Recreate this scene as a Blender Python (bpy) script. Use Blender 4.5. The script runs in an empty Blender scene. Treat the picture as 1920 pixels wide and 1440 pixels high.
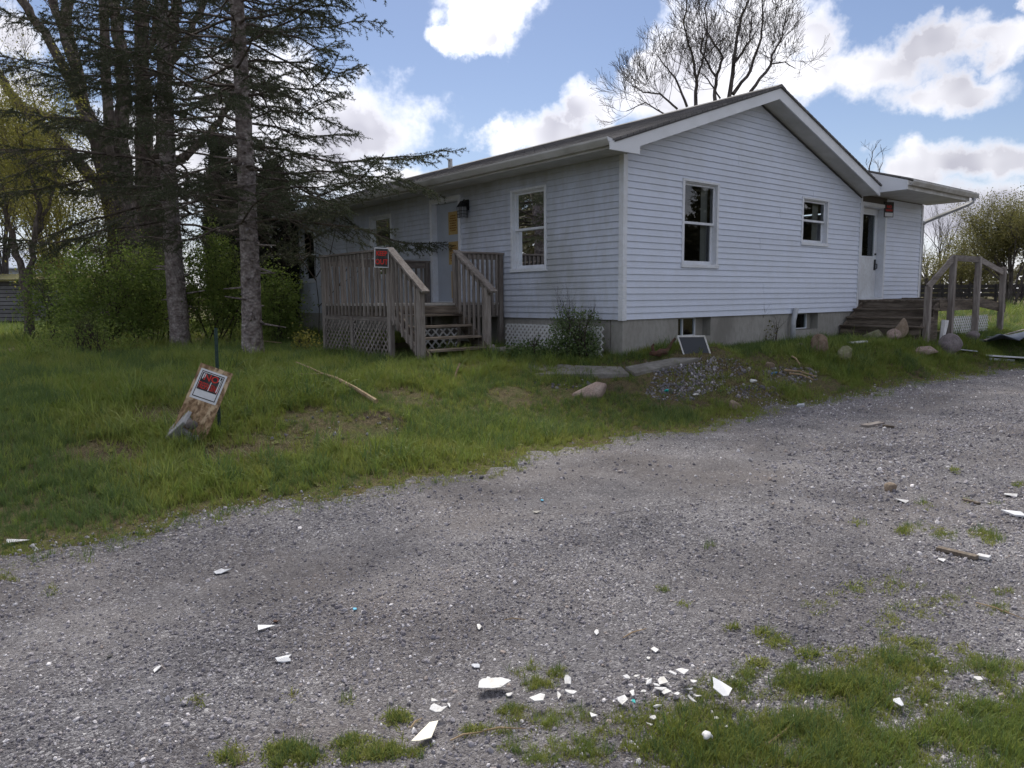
import bpy, math, random
import numpy as np
from mathutils import Vector, Matrix, Euler

random.seed(7); rng = np.random.default_rng(7)
scene = bpy.context.scene
COL = scene.collection
PI = math.pi

# ------------------------------------------------------------------ camera
FOC, CX, CY = 1376.72, 960.0, 720.0
CAM = np.array([-8.638, -7.800, 1.5])
def _d(x, y):
    v = np.array([(x - CX) / FOC, (y - CY) / FOC, 1.0]); return v / np.linalg.norm(v)
_e1 = _d(2649, 543.0); _e2 = _d(-178, 569.0)
_e2 = _e2 - _e1 * float(_e1 @ _e2); _e2 /= np.linalg.norm(_e2)
_up = np.cross(_e1, _e2)
if _up[1] > 0: _up = -_up
ROT = np.array([_e1, _e2, _up])                 # world = ROT @ camera (x right, y down, z forward)
def ray(x, y): return ROT @ _d(x, y)
cam = bpy.data.cameras.new('camera'); cam_ob = bpy.data.objects.new('camera', cam); COL.objects.link(cam_ob)
cam.sensor_width = 36.0; cam.lens = FOC / 1920.0 * 36.0; cam.clip_start = 0.05; cam.clip_end = 2000.0
r_, u_, b_ = ROT @ np.array([1, 0, 0]), ROT @ np.array([0, -1, 0]), ROT @ np.array([0, 0, -1])
cam_ob.matrix_world = Matrix(((r_[0], u_[0], b_[0], CAM[0]), (r_[1], u_[1], b_[1], CAM[1]), (r_[2], u_[2], b_[2], CAM[2]), (0, 0, 0, 1)))
scene.camera = cam_ob

# ------------------------------------------------------------------ light
SUN_AZ, SUN_EL = math.radians(32.0), math.radians(50.0)     # azimuth clockwise from +Y
SUN_DIR = Vector((math.sin(SUN_AZ) * math.cos(SUN_EL), math.cos(SUN_AZ) * math.cos(SUN_EL), math.sin(SUN_EL)))
sun = bpy.data.lights.new('sun', 'SUN'); sun.energy = 1.9; sun.angle = math.radians(24.0); sun.color = (1.0, 0.94, 0.84)
sun_ob = bpy.data.objects.new('sun', sun); COL.objects.link(sun_ob)
sun_ob.rotation_euler = (-SUN_DIR).to_track_quat('-Z', 'Y').to_euler()
scene.view_settings.view_transform = 'Standard'; scene.view_settings.look = 'None'
scene.view_settings.gamma = 1.0; scene.view_settings.use_curve_mapping = False
scene.view_settings.exposure = 1.28
scene.render.engine = 'CYCLES'
scene.cycles.use_denoising = True
scene.cycles.max_bounces = 6; scene.cycles.transparent_max_bounces = 8
scene.cycles.sample_clamp_indirect = 6.0
world = bpy.data.worlds.new('World'); scene.world = world; world.use_nodes = True

def build_world():
    nt = world.node_tree; N = nt.nodes; L = nt.links; N.clear()
    out = N.new('ShaderNodeOutputWorld'); bg = N.new('ShaderNodeBackground'); L.new(bg.outputs[0], out.inputs[0])
    bg.inputs[1].default_value = 1.0
    sky = N.new('ShaderNodeTexSky'); sky.sky_type = 'NISHITA'; sky.sun_disc = False
    sky.sun_elevation = SUN_EL; sky.sun_rotation = SUN_AZ; sky.air_density = 1.0; sky.dust_density = 0.2; sky.ozone_density = 1.6
    tc = N.new('ShaderNodeTexCoord'); vec = tc.outputs['Generated']
    def math_(op, a, b=None, c=None, clamp=False):
        n = N.new('ShaderNodeMath'); n.operation = op; n.use_clamp = clamp
        for i, v in enumerate((a, b, c)):
            if v is None: continue
            if isinstance(v, (int, float)): n.inputs[i].default_value = v
            else: L.new(v, n.inputs[i])
        return n.outputs[0]
    def noise(scale, detail, rough, vector=None, dist=0.0):
        n = N.new('ShaderNodeTexNoise'); n.inputs['Scale'].default_value = scale; n.inputs['Detail'].default_value = detail
        n.inputs['Roughness'].default_value = rough; n.inputs['Distortion'].default_value = dist
        L.new(vector or vec, n.inputs['Vector']); return n
    sep = N.new('ShaderNodeSeparateXYZ'); L.new(vec, sep.inputs[0])
    az = math_('ARCTAN2', sep.outputs[0], sep.outputs[1]); el = math_('ARCSINE', sep.outputs[2])
    n1 = noise(9.0, 6, 0.62); n2 = noise(26.0, 4, 0.6)
    sepc = N.new('ShaderNodeSeparateColor'); L.new(n1.outputs['Color'], sepc.inputs[0])
    azw = math_('MULTIPLY_ADD', math_('SUBTRACT', sepc.outputs[0], 0.5), 0.15, az)
    elw = math_('MULTIPLY_ADD', math_('SUBTRACT', sepc.outputs[1], 0.5), 0.10, el)
    cmb = N.new('ShaderNodeCombineXYZ'); L.new(azw, cmb.inputs[0]); L.new(elw, cmb.inputs[1])
    # cumulus seen in the photograph: (pixel x, pixel y, half width px, half height px)
    blobs = [(905, 25, 95, 62), (880, 70, 70, 30), (925, -20, 120, 50), (1040, 240, 120, 48), (1100, 205, 62, 52), (950, 250, 70, 30),
             (1330, 95, 120, 110), (1420, 60, 140, 90), (1530, 70, 75, 75), (1250, 130, 60, 40), (1500, 140, 150, 55), (1640, 130, 150, 60),
             (1790, 165, 150, 42), (1740, 80, 90, 45), (1850, 90, 110, 40), (1910, 10, 30, 25), (1780, 300, 130, 50), (1880, 300, 90, 60), (1700, 330, 90, 45),
             (1300, 165, 200, 55), (1760, 400, 220, 70),
             (650, 230, 190, 100), (560, 300, 230, 100), (720, 330, 130, 40), (480, 180, 120, 120), (330, 300, 260, 120), (100, 330, 260, 90), (30, 60, 90, 60), (20, 200, 70, 90)]
    best = None
    for (x, y, a, b) in blobs:
        d = ray(x, y); ua, ub = math.atan2(d[0], d[1]), math.asin(d[2])
        k = FOC * (1 + ((x - CX) / FOC) ** 2 * 0.6)
        v = N.new('ShaderNodeVectorMath'); v.operation = 'SUBTRACT'; L.new(cmb.outputs[0], v.inputs[0]); v.inputs[1].default_value = (ua, ub, 0)
        w = N.new('ShaderNodeVectorMath'); w.operation = 'MULTIPLY'; L.new(v.outputs[0], w.inputs[0]); w.inputs[1].default_value = (k / a, k / b, 0)
        ln = N.new('ShaderNodeVectorMath'); ln.operation = 'LENGTH'; L.new(w.outputs[0], ln.inputs[0])
        best = ln.outputs['Value'] if best is None else math_('MINIMUM', best, ln.outputs['Value'])
    fld = math_('SUBTRACT', 0.91, best)                                # > 0 inside a cloud
    fld = math_('MULTIPLY_ADD', math_('SUBTRACT', n2.outputs[0], 0.5), 0.95, fld)
    inner = N.new('ShaderNodeMapRange'); inner.interpolation_type = 'SMOOTHSTEP'; L.new(fld, inner.inputs[0])
    inner.inputs[1].default_value = -0.10; inner.inputs[2].default_value = 0.50
    # the same broken cumulus goes on round the rest of the sky
    dot = N.new('ShaderNodeVectorMath'); dot.operation = 'DOT_PRODUCT'; L.new(vec, dot.inputs[0])
    fw = ray(960, 380); dot.inputs[1].default_value = tuple(fw)
    side = N.new('ShaderNodeMapRange'); L.new(dot.outputs['Value'], side.inputs[0]); side.interpolation_type = 'SMOOTHSTEP'
    side.inputs[1].default_value = 0.80; side.inputs[2].default_value = 0.66
    n3 = noise(3.2, 6, 0.58)
    gen = N.new('ShaderNodeMapRange'); gen.interpolation_type = 'SMOOTHSTEP'; L.new(n3.outputs[0], gen.inputs[0]); gen.inputs[1].default_value = 0.42; gen.inputs[2].default_value = 0.60
    dens = math_('MAXIMUM', inner.outputs[0], math_('MULTIPLY', gen.outputs[0], side.outputs[0]))
    # colour of the clouds: bright tops, lilac grey in the thick parts
    n4 = noise(7.0, 3, 0.55)
    shade = N.new('ShaderNodeMapRange'); L.new(n4.outputs[0], shade.inputs[0]); shade.inputs[1].default_value = 0.38; shade.inputs[2].default_value = 0.62
    thick = N.new('ShaderNodeMapRange'); L.new(fld, thick.inputs[0]); thick.inputs[1].default_value = 0.05; thick.inputs[2].default_value = 0.55
    cm = N.new('ShaderNodeMix'); cm.data_type = 'RGBA'; L.new(math_('MULTIPLY', shade.outputs[0], thick.outputs[0]), cm.inputs['Factor'])
    cm.inputs['A'].default_value = (0.48, 0.48, 0.505, 1); cm.inputs['B'].default_value = (0.235, 0.235, 0.27, 1)
    sd = N.new('ShaderNodeVectorMath'); sd.operation = 'DOT_PRODUCT'; L.new(vec, sd.inputs[0]); sd.inputs[1].default_value = tuple(SUN_DIR)     # clouds glow towards the sun behind them
    gl = N.new('ShaderNodeMapRange'); gl.interpolation_type = 'SMOOTHSTEP'; L.new(sd.outputs['Value'], gl.inputs[0]); gl.inputs[1].default_value = 0.70; gl.inputs[2].default_value = 1.0; gl.inputs[3].default_value = 1.0; gl.inputs[4].default_value = 1.8
    cg = N.new('ShaderNodeVectorMath'); cg.operation = 'SCALE'; L.new(cm.outputs['Result'], cg.inputs[0]); L.new(gl.outputs[0], cg.inputs['Scale'])
    sk = N.new('ShaderNodeMix'); sk.data_type = 'RGBA'; sk.blend_type = 'MULTIPLY'; sk.inputs['Factor'].default_value = 1.0
    L.new(sky.outputs[0], sk.inputs['A']); sk.inputs['B'].default_value = (0.044, 0.0405, 0.042, 1)
    hz = N.new('ShaderNodeMapRange'); L.new(el, hz.inputs[0]); hz.interpolation_type = 'SMOOTHSTEP'; hz.inputs[1].default_value = -0.02; hz.inputs[2].default_value = 0.17; hz.inputs[3].default_value = 0.85; hz.inputs[4].default_value = 0.0
    hm = N.new('ShaderNodeMix'); hm.data_type = 'RGBA'; L.new(hz.outputs[0], hm.inputs['Factor']); L.new(sk.outputs['Result'], hm.inputs['A']); hm.inputs['B'].default_value = (0.36, 0.37, 0.41, 1)
    mx = N.new('ShaderNodeMix'); mx.data_type = 'RGBA'; L.new(dens, mx.inputs['Factor'])
    L.new(hm.outputs['Result'], mx.inputs['A']); L.new(cg.outputs[0], mx.inputs['B'])
    L.new(mx.outputs['Result'], bg.inputs[0])
    world.cycles.sampling_method = 'NONE'
build_world()

# ------------------------------------------------------------------ helpers
def smooth(t): t = np.clip(t, 0, 1); return t * t * (3 - 2 * t)
_waves = [(rng.uniform(0.5, 3.2), rng.uniform(0, 2 * PI), rng.uniform(0, 2 * PI)) for _ in range(14)]
def wav(x, y, s=1.0):
    v = 0
    for i, (f, a, p) in enumerate(_waves): v = v + np.sin(f * s * (x * math.cos(a) + y * math.sin(a)) + p) / (1 + 0.5 * f)
    return v / 4.0
def edge_y(x):                                           # where the lawn meets the gravel
    return -2.62 + 0.10 * np.sin(1.7 * x + 1) + 0.07 * np.sin(4.3 * x) - 0.5 * smooth((x - 5.5) / 5.0)
MOUNDS = []
def ground_z(x, y):
    x = np.asarray(x, float); y = np.asarray(y, float)
    t = y - edge_y(x)
    right = smooth((x + 3.0) / 4.0)
    w = 4.2 * (1 - right) + (2.5 - 1.1 * smooth((x - 1.0) / 4.0)) * right
    z = smooth(t / w) * (0.46 + 0.12 * right)
    z = z + 0.10 * smooth((x + 3.6) / 2.6) * smooth((y - 0.5) / 3.0)
    z = z + wav(x, y) * 0.035 * smooth(t / 0.8) + wav(x, y, 0.5) * 0.018
    for c0 in (-3.9, -5.65): z = z - 0.03 * np.exp(-((y - c0 - 0.15 * np.sin(0.6 * x)) / 0.38) ** 2) * smooth((14 - np.abs(x)) / 4)
    for (mx, my, r, h) in MOUNDS: z = z + h * np.exp(-((x - mx) ** 2 + (y - my) ** 2) / (r * r))
    return z
def GM(px, py):                                         # photo pixels -> points on the ground
    px = np.asarray(px, float).ravel(); py = np.asarray(py, float).ravel()
    D = np.stack([(px - CX) / FOC, (py - CY) / FOC, np.ones_like(px)], 1) @ ROT.T; dz = np.minimum(D[:, 2], -0.004)
    ta, tb = (CAM[2] - 0.95) / -dz, (CAM[2] + 0.12) / -dz; k = np.linspace(0, 1, 90)[None]; T = ta[:, None] + (tb - ta)[:, None] * k
    Q = CAM[None, None] + D[:, None] * T[:, :, None]; below = Q[:, :, 2] <= ground_z(Q[:, :, 0], Q[:, :, 1]); f = np.maximum(1, below.argmax(1)); r = np.arange(len(px)); lo, hi = T[r, f - 1], T[r, f]
    for _ in range(14):
        m = (lo + hi) / 2; q = CAM + D * m[:, None]; b = q[:, 2] <= ground_z(q[:, 0], q[:, 1]); hi = np.where(b, m, hi); lo = np.where(b, lo, m)
    q = CAM + D * hi[:, None]; q[:, 2] = ground_z(q[:, 0], q[:, 1]); return q
def G(px, py): return Vector(GM([px], [py])[0])
def W(px, py, depth):                                   # photo pixel at a distance along the view axis
    v = np.array([(px - CX) / FOC, (py - CY) / FOC, 1.0]); return Vector(CAM + ROT @ (v * depth))
for (px, py, r, h) in [(1285, 700, 0.75, 0.16), (1350, 680, 0.6, 0.2), (1400, 735, 0.5, 0.06), (720, 790, 0.28, 0.10), (960, 740, 0.3, 0.07)]:
    p = G(px, py); MOUNDS.append((p.x, p.y, r, h))

def tag(o, label=None, cat=None, group=None, kind=None):
    if label: o['label'] = label
    if cat: o['category'] = cat
    if group: o['group'] = group
    if kind: o['kind'] = kind
    return o
def empty(name, loc=(0, 0, 0), rz=0, parent=None):
    o = bpy.data.objects.new(name, None); COL.objects.link(o); o.location = loc; o.rotation_euler = (0, 0, rz)
    o.empty_display_size = 0.1
    if parent: o.parent = parent
    return o
def link(name, me, mat=None, parent=None, loc=None):
    o = bpy.data.objects.new(name, me); COL.objects.link(o)
    if mat is not None and not me.materials: me.materials.append(mat)
    if parent: o.parent = parent
    if loc is not None: o.location = loc
    return o
class MB:
    def __init__(s): s.v = []; s.f = []
    def add(s, vs, fs):
        n = len(s.v); s.v += [tuple(v) for v in vs]; s.f += [tuple(i + n for i in f) for f in fs]; return s
    def box(s, x0, x1, y0, y1, z0, z1):
        if x0 > x1: x0, x1 = x1, x0
        if y0 > y1: y0, y1 = y1, y0
        if z0 > z1: z0, z1 = z1, z0
        return s.add([(x0, y0, z0), (x1, y0, z0), (x1, y1, z0), (x0, y1, z0), (x0, y0, z1), (x1, y0, z1), (x1, y1, z1), (x0, y1, z1)],
                     [(0, 3, 2, 1), (4, 5, 6, 7), (0, 1, 5, 4), (1, 2, 6, 5), (2, 3, 7, 6), (3, 0, 4, 7)])
    def beam(s, a, b, w, h, up=(0, 0, 1)):              # rectangular bar from a to b, w sideways, h along up
        a, b = Vector(a), Vector(b); t = (b - a).normalized(); up = Vector(up)
        sd = t.cross(up)
        if sd.length < 1e-4: sd = t.cross(Vector((1, 0, 0)))
        sd.normalize(); uu = sd.cross(t)
        vs = []
        for p in (a, b):
            for (i, j) in ((-1, -1), (1, -1), (1, 1), (-1, 1)): vs.append(p + sd * (w / 2 * i) + uu * (h / 2 * j))
        return s.add(vs, [(3, 2, 1, 0), (4, 5, 6, 7), (0, 1, 5, 4), (1, 2, 6, 5), (2, 3, 7, 6), (3, 0, 4, 7)])
    def prism(s, poly, axis, a, b):                     # polygon (2D) pulled along an axis
        n = len(poly)
        def P(p, t):
            return (t, p[0], p[1]) if axis == 'x' else (p[0], t, p[1]) if axis == 'y' else (p[0], p[1], t)
        vs = [P(p, a) for p in poly] + [P(p, b) for p in poly]
        fs = [tuple(range(n))[::-1], tuple(range(n, 2 * n))] + [(i, (i + 1) % n, n + (i + 1) % n, n + i) for i in range(n)]
        return s.add(vs, fs)
    def tube(s, pts, rad, n=8, cap=True, wob=0.0):
        pts = [Vector(p) for p in pts]
        if isinstance(rad, (int, float)): rad = [rad] * len(pts)
        base = len(s.v); prev = None
        for i, p in enumerate(pts):
            t = (pts[min(i + 1, len(pts) - 1)] - pts[max(i - 1, 0)]).normalized()
            if prev is None:
                a = t.cross(Vector((0, 0, 1)))
                if a.length < 0.05: a = t.cross(Vector((1, 0, 0)))
            else: a = prev - t * prev.dot(t)
            a.normalize(); prev = a; b = t.cross(a)
            for k in range(n):
                q = rad[i] * (1 + (random.uniform(-wob, wob) if wob else 0)); an = 2 * PI * k / n
                s.v.append(tuple(p + a * (q * math.cos(an)) + b * (q * math.sin(an))))
        for i in range(len(pts) - 1):
            for k in range(n):
                k2 = (k + 1) % n; o = base + i * n
                s.f.append((o + k, o + k2, o + n + k2, o + n + k))
        if cap:
            s.f.append(tuple(base + k for k in range(n))[::-1]); o = base + (len(pts) - 1) * n; s.f.append(tuple(o + k for k in range(n)))
        return s
    def mesh(s, name, smooth_=False):
        me = bpy.data.meshes.new(name); me.from_pydata(s.v, [], s.f); me.update()
        if smooth_: me.polygons.foreach_set('use_smooth', [True] * len(me.polygons))
        return me
    def build(s, name, mat, parent=None, smooth_=False, bevel=0.0, loc=None):
        o = link(name, s.mesh(name, smooth_), mat, parent, loc)
        if bevel:
            m = o.modifiers.new('bevel', 'BEVEL'); m.width = bevel; m.segments = 2; m.limit_method = 'ANGLE'
        return o
def np_mesh(name, V, F, smooth_=False):
    V = np.asarray(V, np.float32).reshape(-1, 3); F = np.asarray(F, np.int32); k = F.shape[1]
    me = bpy.data.meshes.new(name); me.vertices.add(len(V)); me.vertices.foreach_set('co', V.ravel())
    me.loops.add(F.size); me.loops.foreach_set('vertex_index', F.ravel())
    me.polygons.add(len(F)); me.polygons.foreach_set('loop_start', np.arange(0, F.size, k, dtype=np.int32))
    if smooth_: me.polygons.foreach_set('use_smooth', np.ones(len(F), bool))
    me.update(calc_edges=True); me.validate(); return me

import bmesh
def rock_mesh(name, sx, sy, sz, seed, rough=0.18, sub=3, flat=0.0):
    bm = bmesh.new(); bmesh.ops.create_icosphere(bm, subdivisions=sub, radius=1.0); r = random.Random(seed)
    wv = [(Vector((r.uniform(-1, 1), r.uniform(-1, 1), r.uniform(-1, 1))).normalized(), r.uniform(1.2, 4.5), r.uniform(0, 6.28)) for _ in range(9)]
    cuts = [(Vector((r.uniform(-1, 1), r.uniform(-1, 1), r.uniform(-0.3, 1))).normalized(), r.uniform(0.5, 0.88)) for _ in range(9)]
    for v in bm.verts:
        p = v.co.copy(); s = 1 + sum(math.sin(f * p.dot(d) + q) / f for d, f, q in wv) * rough
        p = p * s
        for d, k in cuts:
            e = p.dot(d) - k
            if e > 0: p -= d * (e * 0.93)
        v.co = Vector((p.x * sx, p.y * sy, p.z * sz))
    me = bpy.data.meshes.new(name); bm.to_mesh(me); bm.free()
    me.polygons.foreach_set('use_smooth', [True] * len(me.polygons)); return me

# ------------------------------------------------------------------ materials
def newmat(name):
    m = bpy.data.materials.new(name); m.use_nodes = True; nt = m.node_tree; nt.nodes.clear()
    return m, nt.nodes, nt.links
def c4(c): return (c[0], c[1], c[2], 1.0)
def M(name, c1, c2=None, c3=None, scale=4.0, stretch=(1, 1, 1), rough=0.75, bump=0.0, bscale=30.0, bstretch=None, metal=0.0, spec=0.3,
      fine=None, fine_scale=60.0, fine_amt=0.35, rnd=0.0, thr=(0.35, 0.65), thr3=(0.55, 0.72), trans=0.0, coord='world', detail=6):
    m, N, L = newmat(name)
    out = N.new('ShaderNodeOutputMaterial'); bs = N.new('ShaderNodeBsdfPrincipled')
    bs.inputs['Roughness'].default_value = rough; bs.inputs['Metallic'].default_value = metal; bs.inputs['Specular IOR Level'].default_value = spec
    if coord == 'world': g = N.new('ShaderNodeNewGeometry'); src = g.outputs['Position']
    else: g = N.new('ShaderNodeTexCoord'); src = g.outputs['Object']
    oi = N.new('ShaderNodeObjectInfo')
    def mapped(st):
        mp = N.new('ShaderNodeMapping'); L.new(src, mp.inputs['Vector']); mp.inputs['Scale'].default_value = st; return mp.outputs[0]
    def noise(sc, st, det=detail, rg=0.6):
        n = N.new('ShaderNodeTexNoise'); n.inputs['Scale'].default_value = sc; n.inputs['Detail'].default_value = det; n.inputs['Roughness'].default_value = rg
        L.new(mapped(st), n.inputs['Vector']); return n.outputs[0]
    def rng_(x, a, b):
        r = N.new('ShaderNodeMapRange'); r.interpolation_type = 'SMOOTHSTEP'; L.new(x, r.inputs[0]); r.inputs[1].default_value = a; r.inputs[2].default_value = b; return r.outputs[0]
    def mix(fac, a, b, mode='MIX'):
        x = N.new('ShaderNodeMix'); x.data_type = 'RGBA'; x.blend_type = mode
        if isinstance(fac, (int, float)): x.inputs['Factor'].default_value = fac
        else: L.new(fac, x.inputs['Factor'])
        for nm, v in (('A', a), ('B', b)):
            if isinstance(v, tuple): x.inputs[nm].default_value = v
            else: L.new(v, x.inputs[nm])
        return x.outputs['Result']
    col = c4(c1)
    if c2: col = mix(rng_(noise(scale, stretch), *thr), col, c4(c2))
    if c3: col = mix(rng_(noise(scale * 0.43, stretch), *thr3), col, c4(c3))
    if fine: col = mix(rng_(noise(fine_scale, stretch if bstretch is None else bstretch, 4), 0.4, 0.65), col, mix(fine_amt, col, c4(fine)))
    if rnd:
        v = N.new('ShaderNodeMapRange'); L.new(oi.outputs['Random'], v.inputs[0]); v.inputs[3].default_value = 1 - rnd; v.inputs[4].default_value = 1 + rnd
        hs = N.new('ShaderNodeHueSaturation'); L.new(v.outputs[0], hs.inputs['Value'])
        if isinstance(col, tuple): hs.inputs['Color'].default_value = col
        else: L.new(col, hs.inputs['Color'])
        col = hs.outputs[0]
    if isinstance(col, tuple): bs.inputs['Base Color'].default_value = col
    else: L.new(col, bs.inputs['Base Color'])
    if bump:
        bp = N.new('ShaderNodeBump'); bp.inputs['Strength'].default_value = bump; bp.inputs['Distance'].default_value = 0.02
        L.new(noise(bscale, bstretch or stretch, 5), bp.inputs['Height']); L.new(bp.outputs[0], bs.inputs['Normal'])
    L.new(bs.outputs[0], out.inputs[0])
    return m
def leaf_mat(name, cols, trans=0.35, rough=0.6, island=True, spec=0.25):
    m, N, L = newmat(name)
    out = N.new('ShaderNodeOutputMaterial'); bs = N.new('ShaderNodeBsdfPrincipled'); bs.inputs['Roughness'].default_value = rough; bs.inputs['Specular IOR Level'].default_value = spec
    tr = N.new('ShaderNodeBsdfTranslucent'); mx = N.new('ShaderNodeMixShader'); mx.inputs[0].default_value = trans
    g = N.new('ShaderNodeNewGeometry'); oi = N.new('ShaderNodeObjectInfo')
    rp = N.new('ShaderNodeValToRGB'); e = rp.color_ramp.elements
    e[0].color = c4(cols[0]); e[1].color = c4(cols[-1]); e[1].position = 1.0
    for i, c in enumerate(cols[1:-1]): x = e.new((i + 1) / (len(cols) - 1)); x.color = c4(c)
    ns = N.new('ShaderNodeTexNoise'); ns.inputs['Scale'].default_value = 1.3; ns.inputs['Detail'].default_value = 3; L.new(g.outputs['Position'], ns.inputs['Vector'])
    a = N.new('ShaderNodeMath'); a.operation = 'MULTIPLY_ADD'; L.new(g.outputs['Random Per Island'] if island else oi.outputs['Random'], a.inputs[0]); a.inputs[1].default_value = 0.6
    b = N.new('ShaderNodeMapRange'); L.new(ns.outputs[0], b.inputs[0]); b.inputs[1].default_value = 0.3; b.inputs[2].default_value = 0.7; b.inputs[4].default_value = 0.4
    L.new(b.outputs[0], a.inputs[2]); L.new(a.outputs[0], rp.inputs[0])
    L.new(rp.outputs[0], bs.inputs['Base Color']); L.new(rp.outputs[0], tr.inputs[0])
    L.new(bs.outputs[0], mx.inputs[1]); L.new(tr.outputs[0], mx.inputs[2]); L.new(mx.outputs[0], out.inputs[0]); return m
def glass_mat(name, tint=(0.8, 0.85, 0.85)):
    m, N, L = newmat(name)
    out = N.new('ShaderNodeOutputMaterial'); gl = N.new('ShaderNodeBsdfGlossy'); gl.inputs['Roughness'].default_value = 0.015; gl.inputs[0].default_value = (0.95, 0.97, 1, 1)
    tp = N.new('ShaderNodeBsdfTransparent'); tp.inputs[0].default_value = c4(tint)
    fr = N.new('ShaderNodeFresnel'); fr.inputs[0].default_value = 1.6; mx = N.new('ShaderNodeMixShader')
    L.new(fr.outputs[0], mx.inputs[0]); L.new(tp.outputs[0], mx.inputs[1]); L.new(gl.outputs[0], mx.inputs[2]); L.new(mx.outputs[0], out.inputs[0]); return m

MT = {}
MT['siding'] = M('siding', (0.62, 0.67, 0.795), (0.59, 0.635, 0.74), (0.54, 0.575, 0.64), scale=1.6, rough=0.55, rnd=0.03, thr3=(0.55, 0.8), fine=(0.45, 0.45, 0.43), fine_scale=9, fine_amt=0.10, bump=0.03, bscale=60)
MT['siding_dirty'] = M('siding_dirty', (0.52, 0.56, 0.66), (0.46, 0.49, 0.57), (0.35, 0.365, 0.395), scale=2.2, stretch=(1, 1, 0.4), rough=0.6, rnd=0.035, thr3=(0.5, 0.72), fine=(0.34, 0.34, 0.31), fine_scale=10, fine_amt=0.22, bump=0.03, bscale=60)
MT['trim'] = M('trim', (0.68, 0.71, 0.78), (0.62, 0.64, 0.68), scale=3, rough=0.5, fine=(0.4, 0.39, 0.36), fine_scale=22, fine_amt=0.15)
MT['fascia'] = M('fascia', (0.70, 0.72, 0.77), (0.64, 0.66, 0.70), scale=2, rough=0.45)
MT['soffit'] = M('soffit', (0.50, 0.50, 0.49), (0.42, 0.42, 0.40), scale=2.5, rough=0.6, rnd=0.04)
MT['gutter'] = M('gutter', (0.50, 0.50, 0.50), (0.36, 0.35, 0.33), (0.25, 0.24, 0.22), scale=3, stretch=(1, 0.3, 1), rough=0.5)
MT['drip'] = M('drip_edge', (0.05, 0.05, 0.055), rough=0.5)
MT['concrete'] = M('foundation_concrete', (0.33, 0.32, 0.30), (0.27, 0.26, 0.24), (0.20, 0.19, 0.175), scale=1.4, stretch=(1, 1, 0.5), rough=0.9, bump=0.25, bscale=45, fine=(0.16, 0.15, 0.13), fine_scale=14, fine_amt=0.3)
MT['slab'] = M('path_concrete', (0.23, 0.22, 0.205), (0.16, 0.15, 0.135), (0.09, 0.08, 0.065), scale=2.2, rough=0.95, bump=0.4, bscale=35, fine=(0.09, 0.085, 0.07), fine_scale=12, fine_amt=0.5)
MT['dark'] = M('interior', (0.035, 0.032, 0.03), rough=0.9)
MT['room'] = M('room_wall', (0.10, 0.09, 0.08), rough=0.9)
MT['curtain'] = M('curtain', (0.35, 0.35, 0.34), rough=0.9)
MT['redcurtain'] = M('red_curtain', (0.16, 0.05, 0.04), rough=0.9)
MT['glass'] = glass_mat('window_glass')
MT['door_front'] = M('front_door_paint', (0.40, 0.44, 0.51), (0.36, 0.39, 0.45), scale=3, rough=0.5)
MT['door_side'] = M('side_door_paint', (0.66, 0.69, 0.73), (0.58, 0.60, 0.63), scale=3, rough=0.5, fine=(0.35, 0.33, 0.3), fine_scale=18, fine_amt=0.2)
MT['black'] = M('black_metal', (0.012, 0.012, 0.014), rough=0.5, spec=0.4)
MT['yellow'] = M('yellow_paper', (0.46, 0.33, 0.14), (0.40, 0.28, 0.11), scale=12, rough=0.85)
MT['yellow_ink'] = M('brown_print', (0.17, 0.085, 0.03), (0.36, 0.2, 0.06), scale=40, rough=0.9, thr=(0.45, 0.55))
for ax, st in (('x', (0.12, 1, 1)), ('y', (1, 0.12, 1)), ('z', (1, 1, 0.10))):
    MT['wood_' + ax] = M('weathered_wood_' + ax, (0.275, 0.248, 0.23), (0.195, 0.17, 0.155), (0.115, 0.095, 0.084), scale=14, stretch=st, rough=0.9, bump=0.35, bscale=60, rnd=0.20, thr3=(0.52, 0.75), fine=(0.06, 0.045, 0.035), fine_scale=45, fine_amt=0.4)
    MT['dwood_' + ax] = M('dark_wet_wood_' + ax, (0.215, 0.18, 0.145), (0.14, 0.112, 0.088), (0.06, 0.045, 0.035), scale=11, stretch=st, rough=0.9, bump=0.35, bscale=60, rnd=0.15, thr3=(0.48, 0.66), fine=(0.03, 0.024, 0.02), fine_scale=35, fine_amt=0.5)
MT['deckfloor'] = M('deck_floor', (0.40, 0.385, 0.37), (0.30, 0.28, 0.26), scale=9, stretch=(1, 0.15, 1), rough=0.6, rnd=0.1)
MT['lattice_white'] = M('white_lattice', (0.66, 0.66, 0.68), (0.56, 0.56, 0.56), scale=6, rough=0.55, fine=(0.3, 0.3, 0.27), fine_scale=20, fine_amt=0.2)
MT['osb'] = M('strand_board', (0.34, 0.235, 0.14), (0.15, 0.09, 0.05), (0.50, 0.38, 0.25), scale=26, stretch=(1, 1, 0.55), rough=0.8, bump=0.3, bscale=70, thr=(0.4, 0.6), thr3=(0.5, 0.6), coord='object')
MT['white'] = M('white_plastic', (0.62, 0.62, 0.63), (0.48, 0.47, 0.45), scale=22, rough=0.5, thr=(0.45, 0.7), fine=(0.3, 0.28, 0.24), fine_scale=60, fine_amt=0.25)
MT['white_print'] = M('white_print', (0.62, 0.63, 0.66), (0.55, 0.56, 0.58), scale=20, rough=0.5)
MT['ivory'] = M('ivory_plastic', (0.76, 0.72, 0.60), rough=0.45)
MT['clear'] = M('milky_plastic', (0.50, 0.52, 0.56), (0.40, 0.41, 0.44), scale=30, rough=0.3)
MT['signblack'] = M('sign_black', (0.012, 0.011, 0.012), (0.05, 0.045, 0.045), scale=18, rough=0.55)
MT['signred'] = M('sign_red', (0.50, 0.025, 0.015), rough=0.5)
MT['green_post'] = M('green_post', (0.012, 0.035, 0.028), rough=0.5)
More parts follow.
